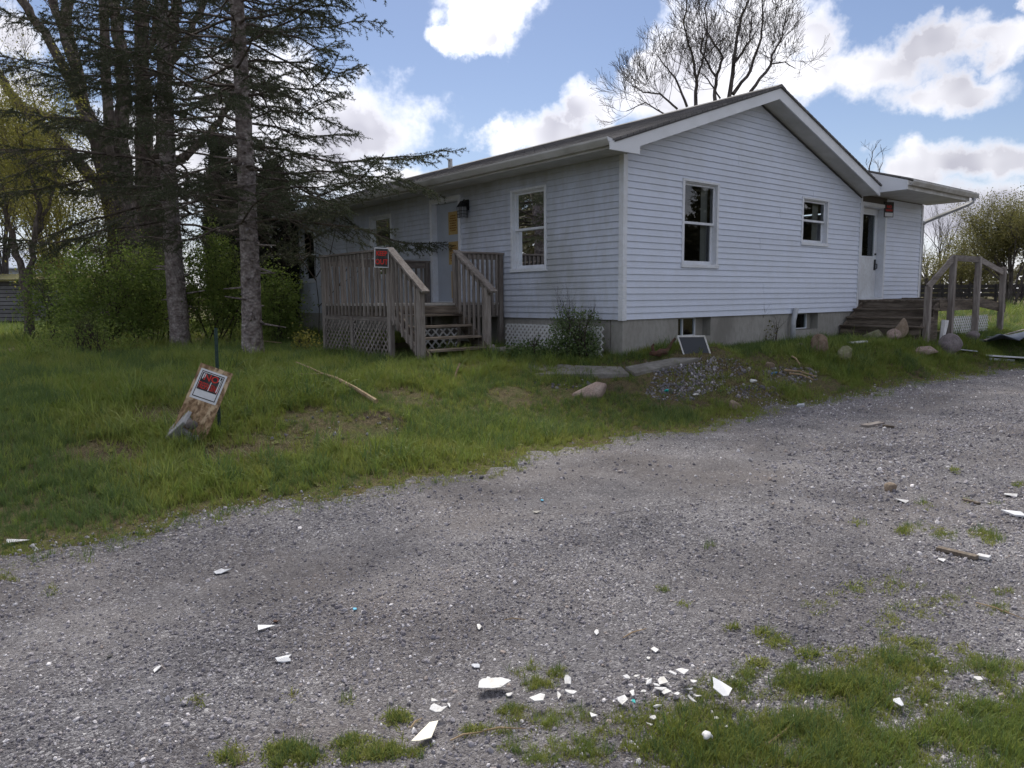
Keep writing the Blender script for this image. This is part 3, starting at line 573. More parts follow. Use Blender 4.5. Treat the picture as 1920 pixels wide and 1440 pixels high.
def window(P, w, name, sash_dir, curtain='curtain', cur=(0.78, 1.0)):
    u0, u1, z0, z1 = w; e = empty(name, (0, 0, 0), parent=house)
    def bx(m, a, b, c, d, o0, o1):
        q = [P(a, c, o0), P(b, c, o0), P(b, d, o0), P(a, d, o0), P(a, c, o1), P(b, c, o1), P(b, d, o1), P(a, d, o1)]
        m.add(q, [(0, 3, 2, 1), (4, 5, 6, 7), (0, 1, 5, 4), (1, 2, 6, 5), (2, 3, 7, 6), (3, 0, 4, 7)]); return m
    f = MB(); t = 0.055
    bx(f, u0, u0 + t, z0 + 0.05, z1 - 0.04, 0.002, 0.030); bx(f, u1 - t, u1, z0 + 0.05, z1 - 0.04, 0.002, 0.030); bx(f, u0, u1, z1 - 0.04, z1, 0.002, 0.034)
    f.build('frame', MT['trim'], e, bevel=0.003)
    bx(MB(), u0 - 0.012, u1 + 0.012, z0 - 0.01, z0 + 0.05, 0.002, 0.045).build('sill', MT['trim'], e, bevel=0.004)
    j = MB(); bx(j, u0 + t - 0.015, u0 + t, z0 + 0.05, z1 - 0.04, -0.12, 0.002); bx(j, u1 - t, u1 - t + 0.015, z0 + 0.05, z1 - 0.04, -0.12, 0.002); bx(j, u0 + t, u1 - t, z1 - 0.055, z1 - 0.04, -0.12, 0.002); bx(j, u0 + t, u1 - t, z0 + 0.035, z0 + 0.05, -0.12, 0.002)
    j.build('jamb', MT['trim'], e)
    zm = (z0 + z1) / 2 + 0.02; a, b = u0 + t, u1 - t
    for (nm, c, d, o, s) in (('upper_sash', zm - 0.02, z1 - 0.055, -0.035, 0.03), ('lower_sash', z0 + 0.05, zm + 0.02, -0.075, 0.045)):
        g = MB(); bx(g, a, a + s, c, d, o - 0.03, o); bx(g, b - s, b, c, d, o - 0.03, o); bx(g, a + s, b - s, d - 0.035, d, o - 0.03, o); bx(g, a + s, b - s, c, c + (0.04 if nm[0] == 'u' else 0.06), o - 0.03, o + 0.002)
        sh = g.build(nm, MT['trim'], e)
        q = [P(a + s, c, o - 0.015), P(b - s, c, o - 0.015), P(b - s, d, o - 0.015), P(a + s, d, o - 0.015)]
        pn = MB().add(q, [(0, 1, 2, 3)]).build('pane', MT['glass'], e)
    q0, q1 = a + (b - a) * cur[0], a + (b - a) * cur[1]; n = 10; cv = []
    for i in range(n + 1):
        uu = q0 + (q1 - q0) * i / n; cv += [P(uu, z0 + 0.1, -0.19 + 0.02 * (i % 2)), P(uu, z1 - 0.02, -0.19 + 0.02 * (i % 2))]
    MB().add(cv, [(2 * i, 2 * i + 2, 2 * i + 3, 2 * i + 1) for i in range(n)]).build('curtain', MT[curtain], e)
    return e
window(PF, WA, 'window', 1, cur=(0.86, 1.0)); window(PF, WB, 'window', 1, cur=(0.7, 1.0)); window(PF, WC, 'window', 1, 'redcurtain', (0.0, 0.95))
window(PG, W1, 'window', 1, cur=(0.80, 1.0)); window(PG, W2, 'window', 1, cur=(0.76, 1.0))

# front door, set back in its casing
u0, u1, z0, z1 = DF
fdoor = empty('front_door', (0, 0, 0), parent=house)
cs = MB(); cs.box(-0.035, 0.0, u0, u0 + 0.07, z0, z1 - 0.08); cs.box(-0.035, 0.0, u1 - 0.075, u1, z0, z1 - 0.08); cs.box(-0.037, 0.0, u0, u1, z1 - 0.08, z1); cs.build('door_casing', MT['trim'], fdoor)
jb = MB(); jb.box(0.0, 0.2, u0 + 0.055, u0 + 0.07, z0, z1 - 0.08); jb.box(0.0, 0.2, u1 - 0.075, u1 - 0.06, z0, z1 - 0.08); jb.box(0.0, 0.2, u0 + 0.07, u1 - 0.075, z1 - 0.095, z1 - 0.08); jb.box(-0.03, 0.2, u0 + 0.07, u1 - 0.075, z0, z0 + 0.02); jb.build('door_jamb', MT['trim'], fdoor)
MB().box(0.10, 0.145, u0 + 0.075, u1 - 0.08, z0 + 0.022, z1 - 0.10).build('door_slab', MT['door_front'], fdoor)
MB().tube([(0.10, u0 + 0.15, 2.36), (0.05, u0 + 0.15, 2.36)], [0.012, 0.026], 10).build('door_knob', MT['black'], fdoor)
for (pu, pz, w, h, lab) in ((4.70, 3.02, 0.32, 0.46, 'upper yellow notice taped on the grey front door'), (4.70, 2.42, 0.33, 0.46, 'lower yellow notice taped on the grey front door above the railing'), (4.72, 1.78, 0.14, 0.55, 'narrow yellow paper strip hanging low on the grey front door')):
    n = empty('paper_notice', (0.10, pu, pz)); tag(n, lab, 'notice')
    MB().box(-0.004, -0.001, -w / 2, w / 2, -h / 2, h / 2).build('sheet', MT['yellow'], n)
    if w > 0.2:
        k = MB(); 
        for i in range(7):
            zz = h / 2 - 0.07 - i * (h - 0.12) / 7; wd = w * (0.32 + 0.05 * ((i * 7) % 3))
            k.add([(-0.006, -wd, zz - 0.03), (-0.006, wd * 0.9, zz - 0.03), (-0.006, wd * 0.9, zz), (-0.006, -wd, zz)], [(0, 1, 2, 3)])
        k.build('printing', MT['yellow_ink'], n)
# side door
u0, u1, z0, z1 = DS
sdoor = empty('side_door', (0, 0, 0), parent=house)
cs = MB(); cs.box(u0, u0 + 0.06, -0.03, 0.0, z0, z1 - 0.07); cs.box(u1 - 0.08, u1, -0.03, 0.0, z0, z1 - 0.07); cs.box(u0, u1, -0.032, 0.0, z1 - 0.07, z1); cs.build('door_casing', MT['trim'], sdoor)
jb = MB(); jb.box(u0 + 0.045, u0 + 0.06, 0.0, 0.22, z0, z1 - 0.07); jb.box(u1 - 0.08, u1 - 0.065, 0.0, 0.22, z0, z1 - 0.07); jb.box(u0 + 0.06, u1 - 0.08, 0.0, 0.22, z1 - 0.085, z1 - 0.07); jb.box(u0 + 0.06, u1 - 0.08, -0.05, 0.22, z0 - 0.01, z0 + 0.02); jb.build('door_jamb', MT['trim'], sdoor)
a, b, y = u0 + 0.062, u1 - 0.082, 0.14
ds = MB(); ds.box(a, a + 0.17, y, y + 0.045, z0 + 0.022, z1 - 0.088); ds.box(b - 0.15, b, y, y + 0.045, z0 + 0.022, z1 - 0.088); ds.box(a + 0.17, b - 0.15, y, y + 0.045, z0 + 0.022, 2.36); ds.box(a + 0.17, b - 0.15, y, y + 0.045, 3.30, z1 - 0.088); ds.build('door_slab', MT['door_side'], sdoor)
gf = MB(); gf.box(a + 0.15, a + 0.18, y - 0.012, y - 0.001, 2.34, 3.32); gf.box(b - 0.16, b - 0.13, y - 0.012, y - 0.001, 2.34, 3.32); gf.box(a + 0.18, b - 0.16, y - 0.012, y - 0.001, 2.34, 2.37); gf.box(a + 0.18, b - 0.16, y - 0.012, y - 0.001, 3.29, 3.32); gf.build('glass_frame', MT['trim'], sdoor)
MB().box(a + 0.17, b - 0.15, y + 0.02, y + 0.024, 2.36, 3.30).build('pane', MT['glass'], sdoor)
hd = MB(); hd.box(b - 0.11, b - 0.05, y - 0.02, y - 0.001, 2.06, 2.30); hd.tube([(b - 0.08, y - 0.02, 2.20), (b - 0.08, y - 0.06, 2.19), (b - 0.08, y - 0.06, 2.10), (b - 0.08, y - 0.02, 2.08)], 0.011, 8); hd.build('door_handle', MT['black'], sdoor)
hd = MB(); hd.box(b - 0.10, b - 0.06, y - 0.025, y - 0.001, 2.40, 2.44); hd.build('deadbolt', MT['black'], sdoor)

# roof
roof = empty('roof', (0, 0, 0), parent=house)
def zroof(x): return AZ - abs(x - AX) * PITCH
y0, y1 = RAKE_Y - 0.03, HY + 0.43
def slope(xa, xb, nm):
    m = MB(); n = max(2, int(abs(xb - xa) / 0.135)); xs = [xa + (xb - xa) * i / n for i in range(n + 1)]
    for i in range(n):                                   # stepped courses running up the slope, eave to ridge
        p, q = xs[i], xs[i + 1]; zp, zq = zroof(p), zroof(q)
        ys = [y0 + (y1 - y0) * k / 20 for k in range(21)]
        for k in range(20):
            m.add([(p, ys[k], zp + 0.006), (q, ys[k], zq), (q, ys[k + 1], zq), (p, ys[k + 1], zp + 0.006), (p, ys[k], zp), (p, ys[k + 1], zp)], [(0, 1, 2, 3), (4, 0, 3, 5)])
    t = 0.03
    m.add([(xa, y0, zroof(xa)), (xb, y0, zroof(xb)), (xb, y0, zroof(xb) - t), (xa, y0, zroof(xa) - t), (xa, y1, zroof(xa) - t), (xb, y1, zroof(xb) - t), (xa, y1, zroof(xa))], [(0, 1, 2, 3), (3, 2, 5, 4), (0, 3, 4, 6)])
    return m.build(nm, MT['shingle'], roof)
slope(EAVE_L - 0.03, AX, 'roof_slope'); slope(2 * AX - EAVE_L + 0.03, AX, 'roof_slope')
MB().prism([(AX - 0.16, zroof(AX - 0.16) + 0.006), (AX, AZ + 0.02), (AX + 0.16, zroof(AX + 0.16) + 0.006), (AX, AZ + 0.002)], 'y', y0 - 0.004, y1).build('ridge_cap', MT['shingle'], roof)
FD = 0.20
def rake(xa, xb, nm, tail=None):
    top = [(xa, zroof(xa) - 0.032), (xb, zroof(xb) - 0.032)]; bot = [(xb, zroof(xb) - 0.032 - FD), (xa, zroof(xa) - 0.032 - FD)]
    poly = top + bot
    if tail: poly = top + [(xb, zroof(xb) - 0.032 - FD), (-0.09, zroof(-0.09) - 0.032 - FD), (-0.09, 3.585), (xa - 0.10, 3.585), (xa - 0.10, zroof(xa) - 0.05)]
    MB().prism(poly, 'y', RAKE_Y, RAKE_Y + 0.025).build(nm, MT['fascia'], roof)
rake(EAVE_L, AX, 'rake_fascia', True); rake(7.66, AX + 0.001, 'rake_fascia')
MB().prism([(EAVE_L - 0.02, zroof(EAVE_L) - 0.034), (AX, AZ - 0.034), (AX, AZ - 0.054), (EAVE_L - 0.02, zroof(EAVE_L) - 0.06)], 'y', RAKE_Y - 0.012, RAKE_Y - 0.002).build('drip_edge', MT['drip'], roof)
# rake soffit panels and the dark channel along the gable wall
for (xa, xb) in ((0.0, AX), (7.62, AX)):
    n = 14
    for i in range(n):
        p, q = xa + (xb - xa) * i / n, xa + (xb - xa) * (i + 1) / n - (0.004 if xb > xa else -0.004); t = 0.032 + FD - 0.015
        MB().add([(p, RAKE_Y + 0.026, zroof(p) - t), (q, RAKE_Y + 0.026, zroof(q) - t), (q, 0.0, zroof(q) - t), (p, 0.0, zroof(p) - t), (p, RAKE_Y + 0.026, zroof(p) - t + 0.01), (q, RAKE_Y + 0.026, zroof(q) - t + 0.01), (q, 0.0, zroof(q) - t + 0.01), (p, 0.0, zroof(p) - t + 0.01)], [(0, 1, 2, 3), (4, 7, 6, 5), (0, 3, 7, 4), (1, 5, 6, 2), (0, 4, 5, 1)]).build('soffit_panel', MT['soffit'], roof)
    t = 0.032 + FD
    MB().beam((xa, -0.028, zroof(xa) - t - 0.012), (xb, -0.028, zroof(xb) - t - 0.012), 0.02, 0.022).build('soffit_channel', MT['drip'] if xa > 1 else MT['soffit'], roof)
# eave soffit in panels, fascia board, gutter
for i in range(33):
    ya, yb = RAKE_Y + 0.03 + i * 0.415, RAKE_Y + 0.03 + (i + 1) * 0.415 - 0.006
    MB().box(EAVE_L + 0.01, -0.022, ya, min(yb, HY + 0.4), ZW - 0.005 + 0.0, ZW + 0.01).build('soffit_panel', MT['soffit'], roof)
MB().box(EAVE_L - 0.02, EAVE_L + 0.005, RAKE_Y + 0.03, HY + 0.4, 3.62, 3.735).build('eave_fascia', MT['gutter'], roof)
gut = MB(); prof = [(EAVE_L - 0.022, 3.655), (EAVE_L - 0.085, 3.655), (EAVE_L - 0.115, 3.70), (EAVE_L - 0.135, 3.735), (EAVE_L - 0.135, 3.762), (EAVE_L - 0.125, 3.762), (EAVE_L - 0.125, 3.738), (EAVE_L - 0.105, 3.705), (EAVE_L - 0.08, 3.665), (EAVE_L - 0.022, 3.665)]
gut.prism(prof, 'y', RAKE_Y + 0.04, HY + 0.4); gut.build('gutter', MT['gutter'], roof)
MB().prism([(EAVE_L - 0.022, 3.655), (EAVE_L - 0.085, 3.655), (EAVE_L - 0.135, 3.735), (EAVE_L - 0.135, 3.762), (EAVE_L - 0.022, 3.74)], 'y', RAKE_Y + 0.028, RAKE_Y + 0.039).build('gutter_cap', MT['trim'], roof)
vp = MB(); vp.tube([(3.05, 9.0, 4.85), (3.05, 9.0, 5.24)], 0.06, 12); vp.build('vent_pipe', MT['gutter'], roof)

# low roof over the side door
PX0, PX1, PY = 7.66, 11.05, -0.95
pr = empty('porch_roof', (0, 0, 0), parent=house)
zf, zb = 3.87, 4.19
MB().prism([(PY - 0.04, zf), (0.9, zb + 0.26), (0.9, zb + 0.29), (PY - 0.04, zf + 0.03)], 'x', PX0 - 0.01, PX1 + 0.1).build('shingle_sheet', MT['shingle'], pr)
MB().prism([(PY, 3.672), (-0.002, 3.672), (-0.002, zb - 0.03), (PY, zf - 0.012)], 'x', PX0, PX0 + 0.03).build('side_fascia', MT['fascia'], pr)
MB().prism([(PY + 0.03, 3.672), (0.0, 3.672), (0.0, zb - 0.03), (PY + 0.03, zf - 0.012)], 'x', PX1 - 0.03, PX1).build('side_fascia', MT['trim'], pr)
MB().box(PX0 + 0.031, PX1, PY, PY + 0.028, 3.672, zf - 0.014).build('front_fascia', MT['gutter'], pr)
for i in range(12):
    a = PX0 + 0.032 + i * (PX1 - PX0 - 0.065) / 12; b = a + (PX1 - PX0 - 0.065) / 12 - 0.004
    MB().box(a, b, PY + 0.03, -0.002, 3.676, 3.69).build('soffit_panel', MT['soffit'], pr)
m = MB(); m.prism([(PY - 0.002, 3.755), (PY - 0.065, 3.755), (PY - 0.11, 3.83), (PY - 0.11, 3.865), (PY - 0.10, 3.865), (PY - 0.10, 3.833), (PY - 0.06, 3.765), (PY - 0.002, 3.765)], 'x', PX0 + 0.02, PX1 + 0.28); m.box(PX1 + 0.27, PX1 + 0.28, PY - 0.108, PY - 0.003, 3.757, 3.86); m.build('gutter', MT['gutter'], pr)
dsp = MB(); pts = [(PX1 + 0.12, PY - 0.05, 3.76), (PX1 + 0.12, PY - 0.05, 3.69), (PX1 + 0.08, PY + 0.03, 3.62), (ADDX + 0.06, -0.06, 3.26), (ADDX + 0.055, 0.0, 3.2), (ADDX + 0.055, 0.02, 0.7)]
for i in range(len(pts) - 1): dsp.beam(pts[i], pts[i + 1], 0.065, 0.065, up=(0.3, 1, 0.2))
dsp.build('downspout', MT['pipe'], pr)
# wing roof behind
MB().prism([(7.0, 4.02), (11.0, 3.75), (11.0, 3.80), (7.0, 4.08)], 'y', 0.905, HY + 0.3).build('wing_roof', MT['shingle'], roof)

# ------------------------------------------------------------------ lattice helper
def lattice(parent, P, u0, u1, z0, z1, mat, pitch=0.088, w=0.034, t=0.008):
    cnt = 0
    for s in (1, -1):
        k0 = (u0 - (z1 - z0)) if s > 0 else u0
        c = k0 + pitch / 2
        while c < (u1 if s > 0 else u1 + (z1 - z0)):
            # line: u = c + s*(z - z0); clip to the panel
            za, zb = z0, z1
            if s > 0: za = max(z0, z0 + (u0 - c)); zb = min(z1, z0 + (u1 - c))
            else: za = max(z0, z0 + (c - u1)); zb = min(z1, z0 + (c - u0))
            if zb - za > 0.03:
                o = 0.0 if s > 0 else t + 0.001; h = w * 0.707
                ua, ub = c + s * (za - z0), c + s * (zb - z0)
                q = [(ua - h, za, o), (ua + h, za, o), (ub + h, zb, o), (ub - h, zb, o)]
                if True:
                    vs = [P(min(max(a, u0 - 0.01), u1 + 0.01), b, e) for (a, b, e) in q] + [P(min(max(a, u0 - 0.01), u1 + 0.01), b, e + t) for (a, b, e) in q]
                    MB().add(vs, [(0, 3, 2, 1), (4, 5, 6, 7), (0, 1, 5, 4), (1, 2, 6, 5), (2, 3, 7, 6), (3, 0, 4, 7)]).build('lattice_slat', mat, parent)
            c += pitch * 1.0

# ------------------------------------------------------------------ front deck
deck = empty('wooden_deck', (-1.2, 4.1, 0.6)); tag(deck, 'weathered grey wooden entry deck with railings, steps and lattice skirt at front door', 'deck')
inv = Matrix.Translation((1.2, -4.1, -0.6))
class DM(MB):                                            # world coordinates -> deck coordinates
    def build(s, name, mat, parent=None, **k):
        off = PARENT_OFF[parent.name] if parent and parent.name in PARENT_OFF else (0, 0, 0)
        s.v = [(v[0] - off[0], v[1] - off[1], v[2] - off[2]) for v in s.v]; return MB.build(s, name, mat, parent, **k)
PARENT_OFF = {deck.name: (-1.2, 4.1, 0.6)}
DX, DY0, DY1, DZ = -2.42, 2.95, 5.42, 1.42
XS0, XS1 = -2.38, -1.08                                  # stair sides
j = lambda a: random.uniform(-a, a)
n = 17; step = (DY1 - DY0 + 0.04) / n
for i in range(n):
    a = DY0 - 0.02 + i * step
    DM().box(DX - 0.02, -0.03, a, a + step - 0.006, DZ - 0.036 + j(0.002), DZ + j(0.003)).build('floor_board', MT['deckfloor'], deck)
def post(x, y, z0, z1, s=0.089, mat='wood_z'): return DM().box(x - s / 2, x + s / 2, y - s / 2, y + s / 2, z0, z1).build('post', MT[mat], deck, bevel=0.005)
RT = 2.31
post(DX, DY1, 0.4, RT - 0.02); post(DX, (DY0 + DY1) / 2 + 0.1, 0.4, 1.2); post(DX, DY0 + 0.0, 0.4, RT - 0.02); post(XS1, DY0, 0.4, RT - 0.02, 0.10); post(-0.09, DY0, 0.4, RT - 0.02); post(-0.09, DY1, 0.4, RT - 0.02)
post(DX, 2.02, 0.35, 1.66, 0.10); post(XS1, 2.05, 0.35, 1.68)
# rim joists
DM().box(DX + 0.046, DX + 0.084, DY0 + 0.05, DY1, 1.19, DZ - 0.04).build('rim_joist', MT['dwood_y'], deck); DM().box(XS1 + 0.05, -0.14, DY0 - 0.01, DY0 + 0.028, 1.16, DZ - 0.04).build('rim_joist', MT['wood_x'], deck)
DM().box(DX + 0.1, -0.03, DY1 - 0.03, DY1 + 0.01, 1.19, DZ - 0.04).build('rim_joist', MT['dwood_x'], deck)
# railings: cap, sub rail, balusters
def caprail(a, b, w=0.14, h=0.036, mat='wood_y'): DM().beam(a, b, w, h).build('top_rail', MT[mat], deck, bevel=0.004)
caprail((DX, DY0 - 0.04, RT), (DX, DY1 + 0.06, RT), 0.12); caprail((XS1 + 0.05, DY0, RT - 0.001), (-0.03, DY0, RT - 0.001), 0.12, mat='wood_x'); caprail((DX + 0.06, DY1, RT - 0.04), (-0.03, DY1, RT - 0.04), 0.12, mat='wood_x')
DM().box(DX - 0.02, DX + 0.018, DY0 + 0.05, DY1 - 0.05, RT - 0.11, RT - 0.02).build('rail_board', MT['wood_y'], deck)
DM().box(XS1 + 0.05, -0.14, DY0 - 0.018, DY0 + 0.018, RT - 0.115, RT - 0.02).build('rail_board', MT['wood_x'], deck)
DM().box(DX + 0.05, -0.14, DY1 - 0.018, DY1 + 0.018, RT - 0.18, RT - 0.06).build('rail_board', MT['wood_x'], deck)
n = 17
for i in range(n):
    y = DY0 + 0.13 + i * (DY1 - DY0 - 0.22) / (n - 1); w = 0.036; top = RT - 0.025; 
    DM().box(DX - 0.047, DX - 0.021, y - w / 2 + j(0.004), y + w / 2 + j(0.004), 1.21 + j(0.01), top).build('baluster', MT['wood_z'], deck)
for i in range(8):
    x = XS1 + 0.14 + i * (-0.2 - XS1 - 0.14) / 7
    DM().box(x - 0.018, x + 0.018, DY0 - 0.055, DY0 - 0.020, 1.18, RT - 0.025).build('baluster', MT['wood_z'], deck)
for i in range(17):
    x = DX + 0.15 + i * (-0.2 - DX - 0.15) / 16
    DM().box(x - 0.018, x + 0.018, DY1 + 0.02, DY1 + 0.055, 1.25, RT - 0.07).build('baluster', MT['wood_z'], deck)
# skirt under the long rail
DM().box(DX - 0.03, DX + 0.01, DY0 + 0.05, DY1 - 0.05, 1.13, 1.20).build('skirt_rail', MT['wood_y'], deck)
mid = (DY0 + DY1) / 2 + 0.1
for (a, b) in ((DY0 + 0.05, mid - 0.05), (mid + 0.05, DY1 - 0.05)):
    e = empty('lattice_panel', (1.2, -4.1, -0.6), parent=deck)
    lattice(e, lambda u, z, o: (DX - 0.012 - o, u, z), a, b, 0.50, 1.13, MT['wood_z'], pitch=0.135, w=0.036)
# stairs, descending towards the gravel
for i, (zt, yf) in enumerate(((1.235, 2.70), (1.055, 2.42), (0.875, 2.15), (0.695, 1.88))):
    DM().box(XS0 + 0.05, XS1 - 0.05, yf, yf + 0.285, zt - 0.036, zt).build('stair_tread', MT['dwood_x'], deck, bevel=0.005)
DM().box(XS0 + 0.05, XS1 - 0.05, DY0 - 0.045, DY0 - 0.012, 1.24, DZ - 0.04).build('stair_riser', MT['dwood_x'], deck)
for x in (XS0 + 0.03, XS1 - 0.03):
    DM().prism([(2.93, 1.38), (2.93, 1.10), (2.18, 0.50), (1.86, 0.50), (1.86, 0.62)], 'x', x - 0.019, x + 0.019).build('stringer', MT['dwood_y'], deck)
for x in (XS0 - 0.04, XS1):
    a, b = Vector((x, DY0 - 0.02, RT + 0.02)), Vector((x, 1.86, 1.60))
    caprail(a, b, 0.14, 0.038); d = Vector((0, 0, -0.085)); DM().beam(a + d + Vector((0, -0.04, 0)), b + d + Vector((0, 0.12, 0.06)), 0.036, 0.09).build('rail_board', MT['wood_y'], deck)
    DM().beam((x, DY0 - 0.02, 1.23), (x, 2.06, 0.62), 0.036, 0.10).build('stair_side_rail', MT['wood_y'], deck)
    for i in range(6):
        t = (i + 0.8) / 6.6; y = DY0 - 0.05 + (2.05 - DY0) * t; zt = a.z + (b.z - a.z) * (DY0 - y) / (DY0 - 1.86) - 0.05; zb_ = 1.20 + (0.60 - 1.20) * (DY0 - y) / (DY0 - 2.06) - 0.02
        DM().box(x - 0.054, x - 0.019, y - 0.018 + j(0.004), y + 0.018, zb_, zt).build('baluster', MT['wood_z'], deck)

# ------------------------------------------------------------------ side porch
porch = empty('side_porch', (8.5, -0.8, 0.5)); tag(porch, 'dark weathered plank landing with steps and bare post railing at white side door', 'porch'); PARENT_OFF[porch.name] = (8.5, -0.8, 0.5)
PW = -1.66; LZ = 1.385
for i in range(12):
    a = 0.0 + i * (PW / 12); DM().box(7.78, 9.85, a - 0.002, a + PW / 12 + 0.004, LZ - 0.038, LZ + j(0.003)).build('floor_board', MT['dwood_x'], porch)
for i, (x, z) in enumerate(((7.45, 1.205), (7.15, 1.035), (6.88, 0.86))):
    DM().box(x - 0.025, x + 0.31, PW - 0.03, -0.03, z - 0.038, z).build('stair_tread', MT['dwood_y'], porch, bevel=0.004)
for (x, zt, zb_) in ((7.80, LZ - 0.04, 1.206), (7.47, 1.167, 1.036), (7.17, 0.997, 0.861), (6.90, 0.822, 0.69)):
    DM().box(x, x + 0.035, PW, -0.03, zb_, zt).build('stair_riser', MT['dwood_y'], porch)
DM().box(6.84, 6.90, PW, -0.03, 0.42, 0.68).build('stair_riser', MT['dwood_y'], porch)
for y in (-0.06, PW + 0.03):
    DM().prism([(7.80, 1.34), (7.80, 0.45), (6.92, 0.45), (6.92, 0.80)], 'y', y, y + 0.036).build('stringer', MT['dwood_x'], porch)
DM().box(7.84, 9.85, PW, PW + 0.036, 1.15, LZ - 0.04).build('rim_joist', MT['dwood_x'], porch)
def ppost(x, zt, y=PW - 0.05, s=0.11): DM().box(x - s / 2, x + s / 2, y - s / 2, y + s / 2, 0.3, zt).build('post', MT['wood_z'], porch, bevel=0.006)
ppost(7.05, 1.65); ppost(8.22, 2.28); ppost(9.62, 2.29); ppost(11.2, 2.11)
DM().beam((7.0, PW - 0.05, 1.63), (8.22, PW - 0.05, 2.25), 0.04, 0.13).build('hand_rail', MT['wood_x'], porch); DM().beam((8.2, PW - 0.05, 2.24), (9.6, PW - 0.05, 2.24), 0.04, 0.12).build('hand_rail', MT['wood_x'], porch); DM().beam((9.62, PW - 0.05, 2.25), (11.2, PW - 0.05, 1.98), 0.04, 0.12).build('hand_rail', MT['wood_x'], porch)
DM().beam((9.85, PW, 1.32), (11.6, PW, 1.15), 0.04, 0.2).build('rim_joist', MT['dwood_x'], porch)
for i in range(9): DM().beam((9.87, PW / 9 * (i + 0.5), 1.40), (11.6, PW / 9 * (i + 0.5), 1.24), 0.17, 0.035).build('ramp_board', MT['dwood_x'], porch)
e = empty('lattice_panel', (-8.5, 0.8, -0.5), parent=porch); lattice(e, lambda u, z, o: (u, PW + 0.02 - o, z), 8.3, 10.6, 0.48, 1.02, MT['lattice_white'], pitch=0.12, w=0.036)

# ------------------------------------------------------------------ white lattice sheet leaning on the foundation
lp = empty('lattice_sheet', (-0.25, 1.4, 0.50)); tag(lp, 'white plastic lattice sheet standing before the foundation between deck and house corner', 'lattice')
lattice(lp, lambda u, z, o: (-o + (z - 0.5) * 0.05, u - 1.4, z - 0.50), 0.18, 2.62, 0.42, 1.04, MT['lattice_white'], pitch=0.105, w=0.034)
lp2 = empty('lattice_scrap', (-1.6, 2.86, 0.5)); tag(lp2, 'broken white lattice scrap seen through the open deck steps', 'lattice')
lattice(lp2, lambda u, z, o: (u + 1.6, -o, z - 0.5), -1.95, -1.15, 0.55, 0.98, MT['lattice_white'], pitch=0.16, w=0.03)

# ------------------------------------------------------------------ signs
def text(name, s, size, mat, parent, loc, rot, ext=0.001, off=0.0, sx=1.0):
    cu = bpy.data.curves.new(name, 'FONT'); cu.body = s; cu.size = size; cu.align_x = 'CENTER'; cu.align_y = 'CENTER'; cu.extrude = ext; cu.offset = off
    cu.resolution_u = 3; tmp = bpy.data.objects.new('tmp', cu); COL.objects.link(tmp)
    dg = bpy.context.evaluated_depsgraph_get(); me = bpy.data.meshes.new_from_object(tmp.evaluated_get(dg)); bpy.data.objects.remove(tmp)
    me.materials.clear(); me.materials.append(mat)
    o = bpy.data.objects.new(name, me); COL.objects.link(o); o.parent = parent; o.location = loc; o.rotation_euler = rot; o.scale = (sx, 1, 1); return o
# KEEP OUT, hung on the near corner post of the deck, facing the gravel
ks = empty('keep_out_sign', (DX - 0.155, DY0 - 0.03, 2.17)); tag(ks, 'red on black KEEP OUT sign with white border on deck post', 'sign'); ks.rotation_euler = (0, math.radians(2), math.radians(-28))
MB().box(-0.115, 0.115, -0.004, 0.0, -0.16, 0.16).build('border', MT['white_print'], ks); MB().box(-0.102, 0.102, -0.0062, -0.0042, -0.145, 0.145).build('panel', MT['signblack'], ks)
text('lettering', 'KEEP', 0.105, MT['signred'], ks, (0, -0.008, 0.065), (PI / 2, 0, 0), off=0.003, sx=0.78); text('lettering', 'OUT', 0.115, MT['signred'], ks, (0, -0.008, -0.07), (PI / 2, 0, 0), off=0.003, sx=0.85)
# small warning sign by the side door
ss = empty('door_sign', (8.86, -0.06, 3.42)); tag(ss, 'small black red and white warning sign above side door frame', 'sign'); ss.rotation_euler = (0, 0, math.radians(-18))
MB().box(-0.14, 0.14, -0.012, 0.0, -0.17, 0.17).build('panel', MT['signblack'], ss); MB().box(-0.12, 0.12, -0.0145, -0.0125, -0.155, -0.07).build('white_strip', MT['white_print'], ss)
text('lettering', 'NO', 0.09, MT['signred'], ss, (0, -0.0145, 0.06), (PI / 2, 0, 0), off=0.003); text('lettering', 'TRESPASSING', 0.055, MT['signred'], ss, (0, -0.0145, -0.02), (PI / 2, 0, 0), off=0.002, sx=0.62)
# NO TRESPASSING on a strand board leaning on a post
BR = G(381, 832); dep = float((ROT.T @ (np.array(BR) - CAM))[2])
TR = W(437, 699, dep + 0.16); TL = W(373.5, 687, dep + 0.10)
ez = (TR - BR); LB = ez.length; ez.normalize(); ex = (TR - TL); WBD = ex.length; ex = (ex - ez * ex.dot(ez)).normalized(); ey = ez.cross(ex)
bd = empty('leaning_board'); bd.matrix_world = Matrix(((ex.x, ey.x, ez.x, BR.x), (ex.y, ey.y, ez.y, BR.y), (ex.z, ey.z, ez.z, BR.z - 0.01), (0, 0, 0, 1)))
tag(bd, 'tilted strand board carrying a NO TRESPASSING sign in the lawn', 'sign board')
MB().box(-WBD, 0, 0.0, 0.012, 0, LB).build('board', MT['osb'], bd)
sg = empty('sign', (-WBD * 0.52, -0.003, LB * 0.735), parent=bd); sw, sh = WBD * 0.40, LB * 0.205
MB().box(-sw, sw, 0.0, 0.0025, -sh, sh).build('plate', MT['white_print'], sg)
MB().box(-sw * 0.86, sw * 0.86, -0.0018, -0.0002, -sh * 0.86, sh * 0.88).build('dark_line', MT['signblack'], sg); MB().box(-sw * 0.80, sw * 0.80, -0.0036, -0.002, -sh * 0.80, sh * 0.82).build('inner_plate', MT['white_print'], sg)
